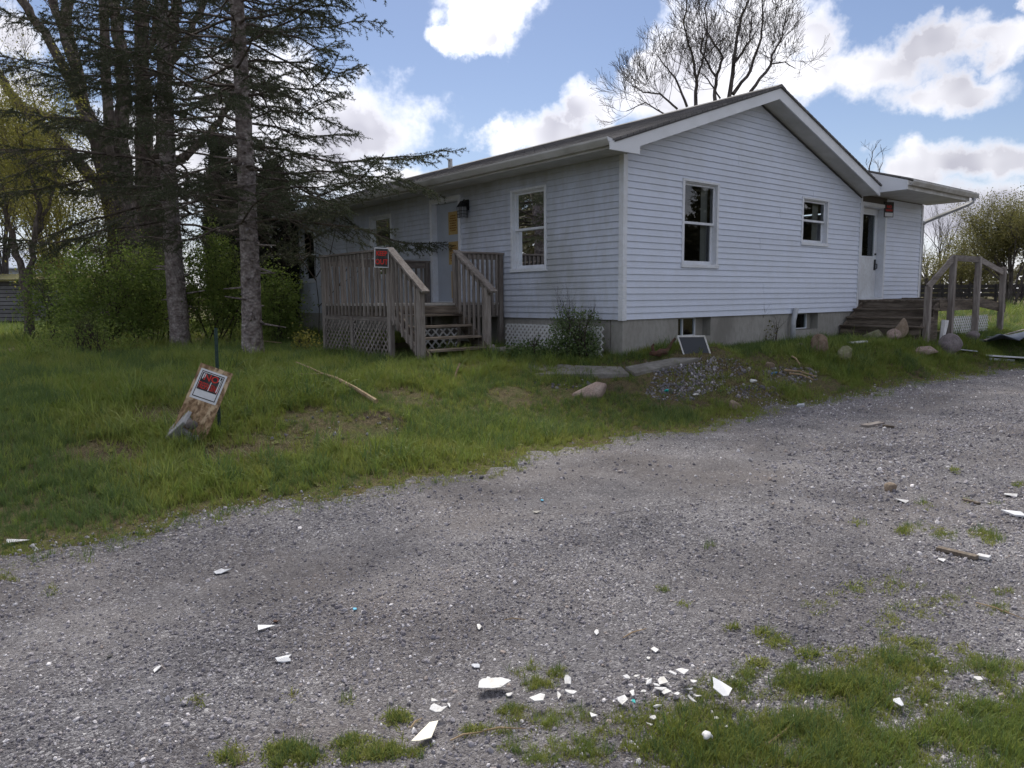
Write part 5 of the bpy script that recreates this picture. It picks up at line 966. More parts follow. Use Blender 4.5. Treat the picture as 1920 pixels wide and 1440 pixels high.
# ------------------------------------------------------------------ spruces
def make_spruce_meshes():
    rnd = random.Random(11); tw = Twigs(); SA, SB, SD = [], [], []     # twig segments that carry needles
    H = 15.0; z = 2.55; tr = MB(); pts = []; rad = []
    for i in range(62):
        t = i / 61; pts.append((0.05 * math.sin(t * 7), 0.05 * math.sin(t * 5 + 1), -0.4 + (H + 0.4) * t)); rad.append(0.19 * (1 - t) ** 0.85 + 0.012 + (0.07 * math.exp(-t * 45)))
    tr.tube(pts, rad, 16, wob=0.07)
    for _ in range(46):                                              # knots and dead stubs
        zz = rnd.uniform(0.6, 4.2); a = rnd.uniform(0, 2 * PI); l = rnd.uniform(0.02, 0.06) if rnd.random() < 0.7 else rnd.uniform(0.1, 0.45); rr = 0.19 * (1 - zz / H) ** 0.85
        d = Vector((math.cos(a), math.sin(a), rnd.uniform(-0.2, 0.2))); tr.tube([d * (rr * 0.8) + Vector((0, 0, zz)), d * (rr + l) + Vector((0, 0, zz + rnd.uniform(-0.05, 0.03)))], [rnd.uniform(0.018, 0.04), 0.012], 6)
    while z < H - 0.4:
        f = (z - 2.5) / (H - 2.5); n = rnd.randint(4, 6) if f < 0.7 else 4
        for k in range(n):
            az = 2 * PI * (k + rnd.uniform(-0.35, 0.35)) / n + z * 2.1
            L = (4.0 * (1 - f) ** 0.75 + 0.25) * rnd.uniform(0.5, 1.1) * (0.85 if z < 3.0 else 1.0)
            live = rnd.uniform(0.5, 1.05) if z > 3.2 else rnd.uniform(0.25, 0.8)
            rise, droop, tip = rnd.uniform(-0.08, 0.30) - 0.08 * (1 - f), rnd.uniform(0.10, 0.36), rnd.uniform(0.10, 0.26)
            bend = rnd.uniform(-0.5, 0.5); P = []
            for i in range(9):
                s = i / 8; a = az + bend * s * s; zz = z + L * (rise * s - droop * s * s + tip * s ** 3) + (0.09 * math.sin(6 * s + k) + 0.04 * math.sin(15 * s + 2 * k))
                P.append(Vector((math.cos(a) * L * s - math.sin(a) * 0.08 * math.sin(9 * s + k), math.sin(a) * L * s + math.cos(a) * 0.08 * math.sin(9 * s + k), zz)))
            r0 = 0.009 + 0.006 * L
            for i in range(8): tw.seg(P[i], P[i + 1], r0 * (1 - i / 9) + 0.003, r0 * (1 - (i + 1) / 9) + 0.003)
            s = 0.16 + rnd.uniform(0, 0.05); sd = 1
            while s < 0.99:
                i = min(int(s * 8), 7); u = s * 8 - i; base = P[i].lerp(P[i + 1], u); fw = (P[i + 1] - P[i]).normalized(); side = fw.cross(Vector((0, 0, 1))).normalized() * sd
                l = L * (0.10 + 0.26 * (1 - s) ** 0.8) * rnd.uniform(0.55, 1.15) * (0.6 if s < 0.3 else 1)
                th = math.radians(rnd.uniform(38, 68)); d = (fw * math.cos(th) + side * math.sin(th) + Vector((0, 0, rnd.uniform(-0.38, 0.06)))).normalized()
                d2 = (d + Vector((0, 0, rnd.uniform(-0.3, 0.2))) + fw * 0.2).normalized(); m_ = base + d * (l * 0.5); e = m_ + d2 * (l * 0.5)
                tw.seg(base, m_, 0.0065, 0.005); tw.seg(m_, e, 0.005, 0.003)
                alive = rnd.random() < live * (0.25 + 0.95 * min(1, s * 1.5))
                if alive:
                    SA.append(base.lerp(m_, 0.35 if s < 0.5 else 0.1)); SB.append(m_); SD.append(1.0); SA.append(m_); SB.append(e); SD.append(1.25)
                t = 0.22
                while t < 0.97:
                    q = base.lerp(m_, t * 2) if t < 0.5 else m_.lerp(e, t * 2 - 1); dd = d if t < 0.5 else d2; sp = dd.cross(Vector((0, 0, 1))).normalized() * rnd.choice((-1, 1))
                    v = (dd * 0.75 + sp * 0.7 + Vector((0, 0, rnd.uniform(-1.0, 0.1)))).normalized(); ll = rnd.uniform(0.09, 0.27) * (1.25 - 0.5 * t)
                    tw.seg(q, q + v * ll, 0.003, 0.002)
                    if alive and rnd.random() < 0.95: SA.append(q); SB.append(q + v * ll); SD.append(1.1)
                    t += rnd.uniform(0.07, 0.13) / max(l, 0.25)
                s += rnd.uniform(0.055, 0.095) / L * 1.25; sd = -sd
            SA.append(P[6]); SB.append(P[8]); SD.append(1.3)
        z += rnd.uniform(0.25, 0.44)
    SA = np.array([tuple(v) for v in SA]); SB = np.array([tuple(v) for v in SB]); Ls = np.linalg.norm(SB - SA, axis=1); cnt = np.maximum(2, (Ls * 134 * np.array(SD)).astype(int))
    idx = np.repeat(np.arange(len(SA)), cnt); n = len(idx); r = np.random.default_rng(5); t = r.uniform(0, 1.02, n)[:, None]
    P = SA[idx] * (1 - t) + SB[idx] * t; T = (SB - SA)[idx] / (Ls[idx][:, None] + 1e-9); N_ = r.normal(size=(n, 3)); N_ -= T * (N_ * T).sum(1, keepdims=True); N_ /= np.linalg.norm(N_, axis=1, keepdims=True) + 1e-9
    D = T * 0.62 + N_ * 0.9 + np.array([0, 0, 0.12]); D /= np.linalg.norm(D, axis=1, keepdims=True); S = np.cross(D, r.normal(size=(n, 3))); S /= np.linalg.norm(S, axis=1, keepdims=True) + 1e-9
    ln = r.uniform(0.028, 0.056, n)[:, None]; w = 0.006
    V = np.stack([P - S * w, P + S * w, P + D * ln], 1).reshape(-1, 3); F = np.arange(3 * n).reshape(-1, 3)
    return tr.mesh('trunk', True), tw.mesh('branches'), np_mesh('crown', V, F)
sp_tr, sp_tw, sp_nd = make_spruce_meshes()
def place_spruce(px, py, scale, rz, label):
    p = G(px, py); e = empty('spruce_tree', p, rz); e.scale = (scale, scale, scale); tag(e, label, 'tree', 'spruces in the lawn')
    link('trunk', sp_tr, MT['bark_spruce'], e); link('branches', sp_tw, MT['bark_maple'], e); link('crown', sp_nd, MT['needles'], e); return e
place_spruce(477, 668, 0.97, 0.3, 'nearer spruce with pale scaly trunk and drooping needled branches beside the deck')
place_spruce(342, 648, 1.12, 2.4, 'farther spruce with dark trunk standing among shrubs left of nearer spruce')

# ------------------------------------------------------------------ big bare trees behind the lawn
def stem_tree(name, label, depth, stems, mat, base_z=0.5, kid_seed=1, kid=(1.8, 0.03, 3), kid_every=2, leaf=None, group=None, up=0.2, from_frac=0.3, curl=0.22, jitter=1.0, spread=0.8, thin=1.0):
    rnd = random.Random(kid_seed); tw = Twigs(); allm = MB(); base = None
    for (pts, radii, dz) in stems:
        W3 = []
        for i, (x, y) in enumerate(pts): W3.append(W(x, y, depth + dz * i / max(1, len(pts) - 1)))
        # subdivide with a little wander
        S, R = [], []
        for i in range(len(W3) - 1):
            for k in range(4):
                t = k / 4; v = W3[i].lerp(W3[i + 1], t); S.append(v + Vector((rnd.gauss(0, 0.03), rnd.gauss(0, 0.03), 0)) * jitter * (0 if i == 0 and k == 0 else 1)); R.append((radii[i] * (1 - t) + radii[i + 1] * t) / FOC * depth * thin)
        S.append(W3[-1]); R.append(radii[-1] / FOC * depth * thin); allm.tube(S, R, 9, wob=0.08)
        if base is None: base = S[0].copy()
        n = len(S)
        for i in range(int(n * from_frac), n, kid_every):
            for _ in range(rnd.choice((1, 1, 2))):
                d = (S[min(i + 1, n - 1)] - S[i - 1]).normalized(); e = (d * 0.5 + Vector((rnd.uniform(-1, 1), rnd.uniform(-1, 1), rnd.uniform(-0.3, 0.8)))).normalized()
                grow(tw, S[i], e, kid[0] * rnd.uniform(0.6, 1.2), min(kid[1], R[i] * 0.5), kid[2], rnd, up, spread, 3, 4, curl)
    e = empty(name, (base.x, base.y, float(ground_z(base.x, base.y)))); tag(e, label, 'tree', group)
    off = Vector(e.location)
    me = allm.mesh('trunk', True); me.transform(Matrix.Translation(-off)); link('trunk', me, mat, e)
    if tw.A: me = tw.mesh('branches'); me.transform(Matrix.Translation(-off)); link('branches', me, mat, e)
    if leaf:
        lm, per, spr, size = leaf; r = np.random.default_rng(kid_seed); T = np.array(tw.tips); C = np.repeat(T, per, 0) + r.normal(size=(len(T) * per, 3)) * spr
        V, F = leaves(C, size, seed=kid_seed); me = np_mesh('crown', V - np.array(off), F); link('crown', me, lm, e)
    return e
def gp(px, depth): p = W(px, 600, depth); return (px, 567 - (px - 0) * 0.009 + (1.5 - float(ground_z(p.x, p.y))) * FOC / depth)
stem_tree('bare_tree', 'huge many stemmed bare tree at far left, its limbs fanning left', 23.0, [
    ([gp(236, 23), (232, 470), (226, 410), (190, 290), (160, 200), (140, 117), (127, 50), (122, -60), (110, -220)], [34, 30, 24, 16, 13, 11, 10, 9, 5], 0.5),
    ([gp(232, 23), (234, 440), (231, 380), (227, 267), (230, 167), (226, 83), (213, 0), (205, -200)], [24, 24, 20, 15, 13, 12, 11, 5], 1.0),
    ([(215, 340), (207, 283), (200, 150), (195, 0), (190, -180)], [12, 10, 9, 8, 4], -0.6),
    ([(152, 190), (120, 127), (84, 60), (38, 0), (0, -70)], [11, 9, 8, 8, 4], -0.6),
    ([(141, 125), (112, 40), (98, 0), (80, -160)], [9, 8, 8, 4], 0.8),
    ([(203, 365), (145, 300), (84, 240), (34, 197), (0, 143), (-60, 60)], [13, 10, 9, 8, 7, 5], -1.0),
    ([(160, 225), (110, 225), (60, 205), (20, 195)], [7, 6, 5, 3], 0.5)], MT['bark_maple'], kid_seed=3, kid=(1.9, 0.020, 2), kid_every=3, from_frac=0.35, leaf=(MT['leaf_bud'], 2, 0.1, 0.05), group='big bare trees behind the spruces')
stem_tree('bare_tree', 'huge bare tree with two straight stems rising behind the farther spruce', 25.0, [
    ([gp(285, 25), (280, 470), (276, 410), (270, 267), (267, 133), (264, 33), (262, -80), (255, -240)], [32, 28, 22, 16, 14, 12, 10, 5], 0.5),
    ([gp(300, 25), (296, 440), (296, 383), (307, 267), (311, 133), (322, 50), (336, -20), (350, -200)], [22, 20, 17, 14, 12, 11, 9, 5], -0.5),
    ([(345, 297), (372, 270), (393, 248), (415, 220), (430, 190), (470, 120)], [8, 7, 7, 6, 5, 3], 0.8), ([(304, 310), (330, 300), (347, 295)], [10, 9, 8], 0),
    ([(312, 130), (345, 80), (370, 30), (400, -40)], [7, 6, 6, 4], 0.6), ([(268, 120), (290, 60), (300, 10), (310, -80)], [7, 6, 5, 3], -0.5)], MT['bark_maple'], kid_seed=5, kid=(1.8, 0.020, 2), kid_every=3, from_frac=0.4, leaf=(MT['leaf_bud'], 2, 0.1, 0.05), group='big bare trees behind the spruces')
# small leafing tree at the left edge
stem_tree('leafing_tree', 'slim forked tree with yellow green young leaves at far left', 21.0, [
    ([gp(58, 21), (48, 540), (36, 490), (22, 440), (10, 380), (-10, 300)], [7, 6.5, 6, 5, 4, 3], 0.5), ([gp(50, 21), (56, 520), (64, 450), (76, 390), (60, 340), (42, 290), (40, 240)], [6, 5.5, 5, 4, 3, 2.5, 2], -0.5), ([(66, 440), (90, 390), (104, 340), (110, 300)], [4, 3, 2.5, 2], 0.5)],
    MT['bark_maple'], kid_seed=8, kid=(1.3, 0.014, 2), kid_every=1, from_frac=0.42, leaf=(MT['leaf_yellow'], 13, 0.17, 0.062), curl=0.3)
# bare tree beyond the roof
MINR[0] = 0.0058
def c7(L_): return [(1150 + x * 0.401, y * 0.401) for x, y in L_]
stem_tree('bare_tree', 'bare many stemmed tree showing above the roof ridge', 27.0, [
    ([(1306, 330)] + c7([(385, 490), (388, 370), (362, 240), (330, 110), (345, 0), (350, -80)]), [7, 5.2, 4.2, 3, 2.2, 1.6, 1], 0.6), (c7([(388, 375), (420, 280), (440, 180), (420, 60)]), [3.2, 2.4, 1.8, 1], 0.5),
    ([(1340, 330)] + c7([(475, 470), (480, 370), (512, 270), (440, 150), (430, 40), (450, -60)]), [6.5, 5, 4, 3.2, 2.4, 1.8, 1], -0.8), (c7([(482, 360), (410, 240), (415, 130)]), [3, 2, 1.2], 0.5),
    ([(1370, 330)] + c7([(545, 450), (560, 310), (580, 160), (605, 60), (645, -20), (650, -80)]), [7.5, 6, 5, 3.8, 3, 2, 1], 0.5), (c7([(562, 300), (640, 190), (650, 60)]), [3.4, 2.4, 1.4], 0.9),
    (c7([(560, 440), (640, 330), (690, 180), (700, 60), (690, -40)]), [5, 4, 3, 2, 1.2], 1.0), (c7([(640, 430), (735, 305), (742, 260), (790, 170), (810, 60)]), [4.4, 3.6, 3, 2, 1], -0.6), (c7([(735, 300), (800, 290), (850, 320)]), [2, 1.5, 1], 0),
    (c7([(345, 500), (300, 380), (250, 320), (210, 260)]), [3.5, 2.6, 1.8, 1], -0.6), (c7([(300, 510), (220, 440), (140, 430), (90, 400)]), [3, 2.2, 1.5, 1], -0.5), (c7([(500, 460), (440, 370), (400, 330)]), [2.4, 1.6, 1], 0.4), (c7([(250, 540), (150, 480), (60, 520)]), [2.2, 1.6, 1], 0.3)],
    MT['bark_bare'], kid_seed=13, kid=(1.0, 0.012, 2), kid_every=1, thin=0.72, from_frac=0.2, curl=0.3, jitter=0.5, up=0.22, leaf=(MT['leaf_bud'], 1, 0.05, 0.035))
stem_tree('bare_sapling', 'thin bare sapling twigs showing past the right roof slope', 30.0, [([(1628, 400), (1632, 320), (1635, 285)], [2.5, 2, 1], 0), ([(1640, 400), (1645, 330), (1655, 305)], [2, 1.5, 1], 0)], MT['bark_bare'], kid_seed=14, kid=(0.5, 0.005, 1), kid_every=2, from_frac=0.5, thin=0.6)

MINR[0] = 0.0
# ------------------------------------------------------------------ shrubs
def shrub(name, label, px, py, depth, wpx, hpx, mat, n_clump, per, size, seed, dep_m=1.0, stems=7, clump=0.2, cat='shrub', low=0.12, shape=1.0):
    rnd = random.Random(seed); r = np.random.default_rng(seed); b = W(px, py, depth); b.z = float(ground_z(b.x, b.y)); h = hpx / FOC * depth; w = wpx / FOC * depth / 2
    e = empty(name, b); tag(e, label, cat)
    rt = Vector((ROT @ np.array([1, 0, 0]))); fw = Vector((ROT @ np.array([0, 0, 1]))); rt.z = 0; fw.z = 0; rt.normalize(); fw.normalize()
    cs = []
    while len(cs) < n_clump:
        u, v, z = rnd.uniform(-1, 1), rnd.uniform(-1, 1), rnd.uniform(low, 1); lim = math.sin(PI * min(1, (0.18 + 0.82 * z))) ** 0.5 * shape + (1 - shape)
        if u * u + v * v > lim * lim * 1.02: continue
        if rnd.random() < 0.35 * (1 - (u * u + v * v)): continue
        cs.append(rt * (u * w) + fw * (v * dep_m) + Vector((0, 0, z * h * rnd.uniform(0.88, 1.06))))
    C0 = np.array([tuple(c) for c in cs]); sp = r.uniform(0.5, 1.3, len(C0))[:, None] * clump
    C = np.repeat(C0, per, 0) + r.normal(size=(len(C0) * per, 3)) * np.repeat(sp, per, 0); C[:, 2] = np.maximum(C[:, 2], 0.04)
    V, F = leaves(C, size, 0.62, seed=seed); link('crown', np_mesh('crown', V, F), mat, e)
    tw = Twigs()
    for k in range(stems):
        q = Vector((rnd.uniform(-0.3, 0.3) * w, rnd.uniform(-0.3, 0.3), -0.05)); grow(tw, q, Vector((rnd.uniform(-0.6, 0.6), rnd.uniform(-0.6, 0.6), 1)), h * rnd.uniform(0.5, 0.85), 0.022, 2, rnd, 0.25, 0.8, 3, 5, 0.2)
    for c in cs[::3]: 
        c2 = c * 0.75; c2.z = c.z - 0.35; tw.seg(c2, c, 0.006, 0.003)
    link('stems', tw.mesh('stems'), MT['twig_dark'], e); return e
shrub('shrub', 'large leafy green shrub filling the left behind the lawn', 220, 640, 18.0, 210, 205, MT['leaf_shrub'], 330, 46, 0.070, 31, 1.2, 12, clump=0.15)
shrub('shrub', 'green shrub left of the large shrub with reddish stems', 120, 640, 20.0, 130, 170, MT['leaf_shrub'], 150, 40, 0.068, 32, 1.0, 10, clump=0.15)
shrub('shrub', 'dense green shrub growing between the two spruce trunks', 408, 640, 18.5, 120, 215, MT['leaf_shrub'], 280, 46, 0.064, 33, 0.9, 11, clump=0.14)
shrub('shrub', 'bright green shrub right of the nearer spruce trunk', 517, 635, 16.5, 80, 150, MT['leaf_shrub'], 190, 44, 0.055, 34, 0.6, 6)
shrub('shrub', 'low drooping shrub spreading over the lawn at left', 170, 665, 14.5, 190, 62, MT['leaf_shrub'], 80, 26, 0.05, 35, 0.8, 9, low=0.2)
shrub('shrub', 'yellow green tall shrub behind the large left shrub', 165, 625, 23.0, 190, 330, MT['leaf_yellow'], 380, 36, 0.075, 36, 1.2, 8, clump=0.28, low=0.3)
shrub('shrub', 'sapling shrub right of the large shrub hugging the farther spruce', 300, 640, 19.5, 90, 190, MT['leaf_shrub'], 210, 40, 0.055, 37, 0.8, 7)
shrub('vine', 'leafy vine with pale leaves climbing over the white lattice', 1078, 690, 11.6, 96, 96, MT['leaf_vine'], 120, 34, 0.042, 38, 0.22, 5, 0.075, 'vine', 0.05, 0.6)
shrub('low_weed', 'low dark weed clump below the lattice by the vine', 1000, 690, 11.7, 120, 36, MT['grass_dark'], 50, 20, 0.05, 39, 0.15, 3, 0.06, 'weed', 0.02)
shrub('low_weed', 'yellow green low weed clump at the deck corner', 578, 645, 14.5, 60, 40, MT['leaf_yellow'], 26, 18, 0.05, 40, 0.3, 3, 0.08, 'weed', 0.1)
shrub('weed_stalk', 'thin reddish weed stalk against the foundation left of drain pipe', 1447, 640, 14.0, 26, 60, MT['leaf_bud'], 10, 4, 0.05, 41, 0.1, 3, 0.05, 'weed', 0.3)
# dark cedars
def cedar(label, px, py, depth, wpx, hpx, seed):
    b = W(px, py, depth); b.z = float(ground_z(b.x, b.y)); h = hpx / FOC * depth; w = wpx / FOC * depth / 2; r = np.random.default_rng(seed); e = empty('cedar_tree', b); tag(e, label, 'tree', 'dark columnar cedars')
    n = 1300; z = r.uniform(0.02, 1, n); rr = w * (np.sin(np.pi * np.clip(0.12 + 0.88 * z, 0, 1)) ** 0.75) * (0.75 + 0.3 * r.random(n)); a = r.uniform(0, 2 * PI, n); C0 = np.stack([np.cos(a) * rr, np.sin(a) * rr, z * h], 1)
    C = np.repeat(C0, 26, 0) + r.normal(size=(n * 26, 3)) * np.array([0.09, 0.09, 0.14]); V, F = leaves(C, 0.11, 0.42, droop=-0.6, seed=seed); link('crown', np_mesh('crown', V, F), MT['cedar'], e)
    MB().tube([(0, 0, -0.2), (0, 0, h * 0.5), (0, 0, h * 0.92)], [0.13, 0.08, 0.02], 8).build('trunk', MT['bark_maple'], e)
cedar('tall dark cedar behind the house end right of the nearer spruce', 525, 640, 21.0, 96, 300, 51); cedar('dark cedar top peeking between the spruce trunks', 428, 640, 26.0, 62, 330, 52); cedar('dark cedar hidden behind the nearer spruce trunk', 472, 640, 25.0, 70, 290, 53)
# sapling in front of the deck rail
b = G(598, 640); tw = Twigs(); rnd = random.Random(61); e = empty('bare_sapling', b); tag(e, 'leafless sapling with arching twigs before the left deck post', 'sapling')
for (pts) in ([(0, 0, 0), (0.02, -0.05, 0.7), (-0.02, 0, 1.5), (0.05, 0, 2.4)], [(0, -0.03, 0.75), (0.35, -0.35, 1.2), (0.7, -0.55, 1.5), (0.9, -0.7, 1.75)], [(0, 0, 1.4), (0.25, -0.2, 1.9), (0.35, -0.3, 2.4)], [(0, 0, 1.3), (-0.25, 0.2, 1.8), (-0.35, 0.3, 2.1)], [(0.35, -0.35, 1.2), (0.5, -0.5, 1.6), (0.5, -0.5, 2.0)]):
    for i in range(len(pts) - 1): tw.seg(pts[i], pts[i + 1], 0.014 - 0.003 * i, 0.011 - 0.003 * i)
    grow(tw, pts[-1], Vector(pts[-1]) - Vector(pts[-2]), 0.5, 0.005, 1, rnd)
link('stems', tw.mesh('stems'), MT['twig_dark'], e)

# ------------------------------------------------------------------ background
# neighbour's low grey building and a pale roofed one beyond it
dep = 37.0; c = W(60, 600, dep); gz = float(ground_z(c.x, c.y)); rt = Vector(ROT @ np.array([1, 0, 0])); ang = math.atan2(rt.y, rt.x)
nb = empty('neighbour_shed', (c.x, c.y, gz), ang); tag(nb, 'low grey sided shed with roof coloured like sunlit grass beyond the lawn at far left', 'shed')
MT['shed'] = M('shed_grey', (0.17, 0.17, 0.175), (0.12, 0.115, 0.115), scale=1.5, rough=0.8, rnd=0.12); MB().box(-5.0, 3.4, 0.05, 3.0, -0.3, 2.05).build('wall', MT['fence'] if 'fence' in MT else MT['dark'], nb)
for k in range(10): MB().box(-5.0, 3.4, 0.0, 0.045, 0.08 + k * 0.2, 0.08 + k * 0.2 + 0.165).build('siding_plank', MT['shed'], nb)
MB().prism([(-0.35, 2.05), (2.0, 2.42), (2.0, 2.5), (-0.35, 2.15)], 'x', -5.3, 3.7).build('roof', M('sunlit_grass_roof', (0.16, 0.15, 0.05), (0.10, 0.09, 0.05), scale=3, rough=0.9), nb)  # yellow green roof colour paints the strip of sunlit lawn seen there
c = W(20, 600, 60.0); gz = float(ground_z(c.x, c.y)); nb2 = empty('neighbour_house', (c.x, c.y, gz), ang); tag(nb2, 'pale blue metal roofed building glimpsed behind the grey shed', 'house')
MB().box(-7, 1.9, 0, 6, -0.3, 3.7).build('wall', MT['siding_dirty'], nb2); MB().prism([(-0.5, 3.65), (3.0, 5.2), (6.5, 3.65), (6.5, 3.75), (3.0, 5.32), (-0.5, 3.75)], 'x', -7.4, 2.3).build('roof', M('metal_roof', (0.45, 0.50, 0.58), (0.38, 0.42, 0.5), scale=2, rough=0.4), nb2)
# paddock fence on the right
dep = 52.0; a = W(1735, 578, dep); b = W(2010, 578, dep + 2)
for v in (a, b): v.z = float(ground_z(v.x, v.y))
fe = empty('paddock_fence', a); tag(fe, 'dark rail fence across the meadow behind the side porch', 'fence'); d = b - a; n = 6; a_ = a - d * 0.25; 
MT['fence'] = M('fence_dark', (0.030, 0.028, 0.030), (0.05, 0.047, 0.048), scale=3, rough=0.8)
for k in range(n + 2):
    q = d * (-0.25 + k * 1.25 / (n + 1)); MB().box(q.x - 0.08, q.x + 0.08, q.y - 0.08, q.y + 0.08, q.z - 0.2, q.z + 1.5).build('post', MT['fence'], fe)
for z in (0.35, 0.72, 1.05, 1.34): MB().beam(d * -0.25 + Vector((0, 0, z)), d + Vector((0, 0, z + 0.0)), 0.04, 0.24 if z > 0.5 else 0.1).build('rail', MT['fence'], fe)
# budding trees on the right
def bg_tree(name, label, px, depth, hpx, wpx, seed, mat, per=10, size=0.09, spr=0.3, kid=2, n=9, trunk=6, bare=False, group=None):
    rnd = random.Random(seed); b = W(px, 560, depth); b.z = float(ground_z(b.x, b.y)); h = hpx / FOC * depth; w = wpx / FOC * depth / 2; e = empty(name, b); tag(e, label, 'tree', group); tw = Twigs()
    for k in range(n):
        a = rnd.uniform(0, 2 * PI); l = rnd.uniform(0, 1) ** 0.5; t = Vector((math.cos(a) * w * l * 0.8, math.sin(a) * w * l * 0.8, h * rnd.uniform(0.55, 0.9))); P = [Vector((rnd.uniform(-0.2, 0.2), rnd.uniform(-0.2, 0.2), -0.1)), t * 0.35 + Vector((0, 0, 0.15 * h)), t * 0.7 + Vector((0, 0, 0.06 * h)), t]
        rr = trunk / FOC * depth / 2
        for i in range(3): tw.seg(P[i], P[i + 1], rr * (1 - i * 0.28), rr * (1 - (i + 1) * 0.28)); grow(tw, P[i + 1], (P[i + 1] - P[i]) + Vector((rnd.uniform(-1, 1), rnd.uniform(-1, 1), 0.3)) * 0.6, h * 0.30, rr * 0.45, kid, rnd, 0.1, 0.9, 3, 4, 0.25)
    link('branches', tw.mesh('branches'), MT['bark_bare'], e)
    if not bare:
        r = np.random.default_rng(seed); T = np.array(tw.tips); C = np.repeat(T, per, 0) + r.normal(size=(len(T) * per, 3)) * spr; V, F = leaves(C, size, seed=seed); link('crown', np_mesh('crown', V, F), mat, e)
bg_tree('budding_tree', 'broad budding tree with olive leaves at the right edge', 1893, 42.0, 150, 150, 71, MT['leaf_bud'], 30, 0.085, 0.26, n=15)
bg_tree('budding_tree', 'olive budding shrub tree cut by the right picture edge', 1985, 46.0, 140, 150, 72, MT['leaf_bud'], 34, 0.09, 0.28, n=14)
bg_tree('budding_tree', 'low golden budding thicket behind the porch posts', 1800, 60.0, 75, 150, 73, MT['leaf_bud'], 18, 0.13, 0.4)
for k, (px, h, lab) in enumerate(((1742, 120, 'thin bare far tree nearest the house corner'), (1762, 150, 'thin bare far tree seen under the diagonal downspout'), (1785, 130, 'thin bare far tree left of the broad budding tree'))): bg_tree('bare_far_tree', lab, px, 75.0, h, 60, 80 + k, None, bare=True, n=5, trunk=4, group='thin bare far trees')
bg_tree('yellow_tree', 'sunlit yellow green tree behind the left shrubs', 110, 45.0, 300, 190, 76, MT['leaf_yellow'], 24, 0.12, 0.4, n=13); bg_tree('yellow_tree', 'yellow green tree at the far left picture edge', 5, 40.0, 280, 150, 77, MT['leaf_yellow'], 24, 0.12, 0.38, n=12)
# far wood all round: one mass
def far_wood():
    r = np.random.default_rng(90); az = np.concatenate([r.uniform(-PI, PI, 90000), r.uniform(math.radians(95), math.radians(165), 60000), r.uniform(math.radians(-65), math.radians(-10), 45000)]); n = len(az)
    tall = ((az > math.radians(95)) & (az < math.radians(165))) | ((az > math.radians(-65)) & (az < math.radians(-10))); hmax = np.where(tall, 19.0, 6.0); dist = np.where(tall, 95, 120) + r.uniform(0, 25, n)
    prof = 0.72 + 0.28 * np.sin(az * 37) * np.sin(az * 91 + 1) + 0.12 * np.sin(az * 230); z = r.random(n) ** 0.8 * hmax * prof
    C = np.stack([CAM[0] + np.sin(az) * dist, CAM[1] + np.cos(az) * dist, z + 0.3], 1); V, F = leaves(C, 0.85, 0.7, seed=91)
    o = link('far_wood', np_mesh('far_wood', V, F), MT['wood_far']); tag(o, 'distant belt of trees along the horizon', 'wood', kind='stuff')
far_wood()

# ------------------------------------------------------------------ scattered stuff: grass, gravel, rubble
def scatter(name, P, scl, rot, idx, protos, label, cat):
    me = bpy.data.meshes.new(name); n = len(P); me.vertices.add(n); me.vertices.foreach_set('co', np.asarray(P, np.float32).ravel())
    for nm, ty, arr in (('scl', 'FLOAT', scl), ('rot', 'FLOAT_VECTOR', rot), ('idx', 'INT', idx)):
        at = me.attributes.new(nm, ty, 'POINT'); at.data.foreach_set('vector' if ty == 'FLOAT_VECTOR' else 'value', np.asarray(arr, np.int32 if ty == 'INT' else np.float32).ravel())
    me.update(); o = bpy.data.objects.new(name, me); COL.objects.link(o); tag(o, label, cat, kind='stuff')
    c = bpy.data.collections.new(name + '_pieces')
    for p in protos: c.objects.link(p)
    ng = bpy.data.node_groups.new(name, 'GeometryNodeTree'); ng.interface.new_socket('Geometry', in_out='INPUT', socket_type='NodeSocketGeometry'); ng.interface.new_socket('Geometry', in_out='OUTPUT', socket_type='NodeSocketGeometry')
    N, L = ng.nodes, ng.links; gi = N.new('NodeGroupInput'); go = N.new('NodeGroupOutput'); ip = N.new('GeometryNodeInstanceOnPoints'); ci = N.new('GeometryNodeCollectionInfo')
    ci.inputs['Collection'].default_value = c; ci.inputs['Separate Children'].default_value = True; ci.inputs['Reset Children'].default_value = True
    def attr(nm, ty): a = N.new('GeometryNodeInputNamedAttribute'); a.data_type = ty; a.inputs['Name'].default_value = nm; return a.outputs['Attribute']
    L.new(gi.outputs[0], ip.inputs['Points']); L.new(ci.outputs[0], ip.inputs['Instance']); ip.inputs['Pick Instance'].default_value = True
    L.new(attr('idx', 'INT'), ip.inputs['Instance Index']); L.new(attr('rot', 'FLOAT_VECTOR'), ip.inputs['Rotation']); L.new(attr('scl', 'FLOAT'), ip.inputs['Scale']); L.new(ip.outputs[0], go.inputs[0])
    md = o.modifiers.new('scatter', 'NODES'); md.node_group = ng; return o
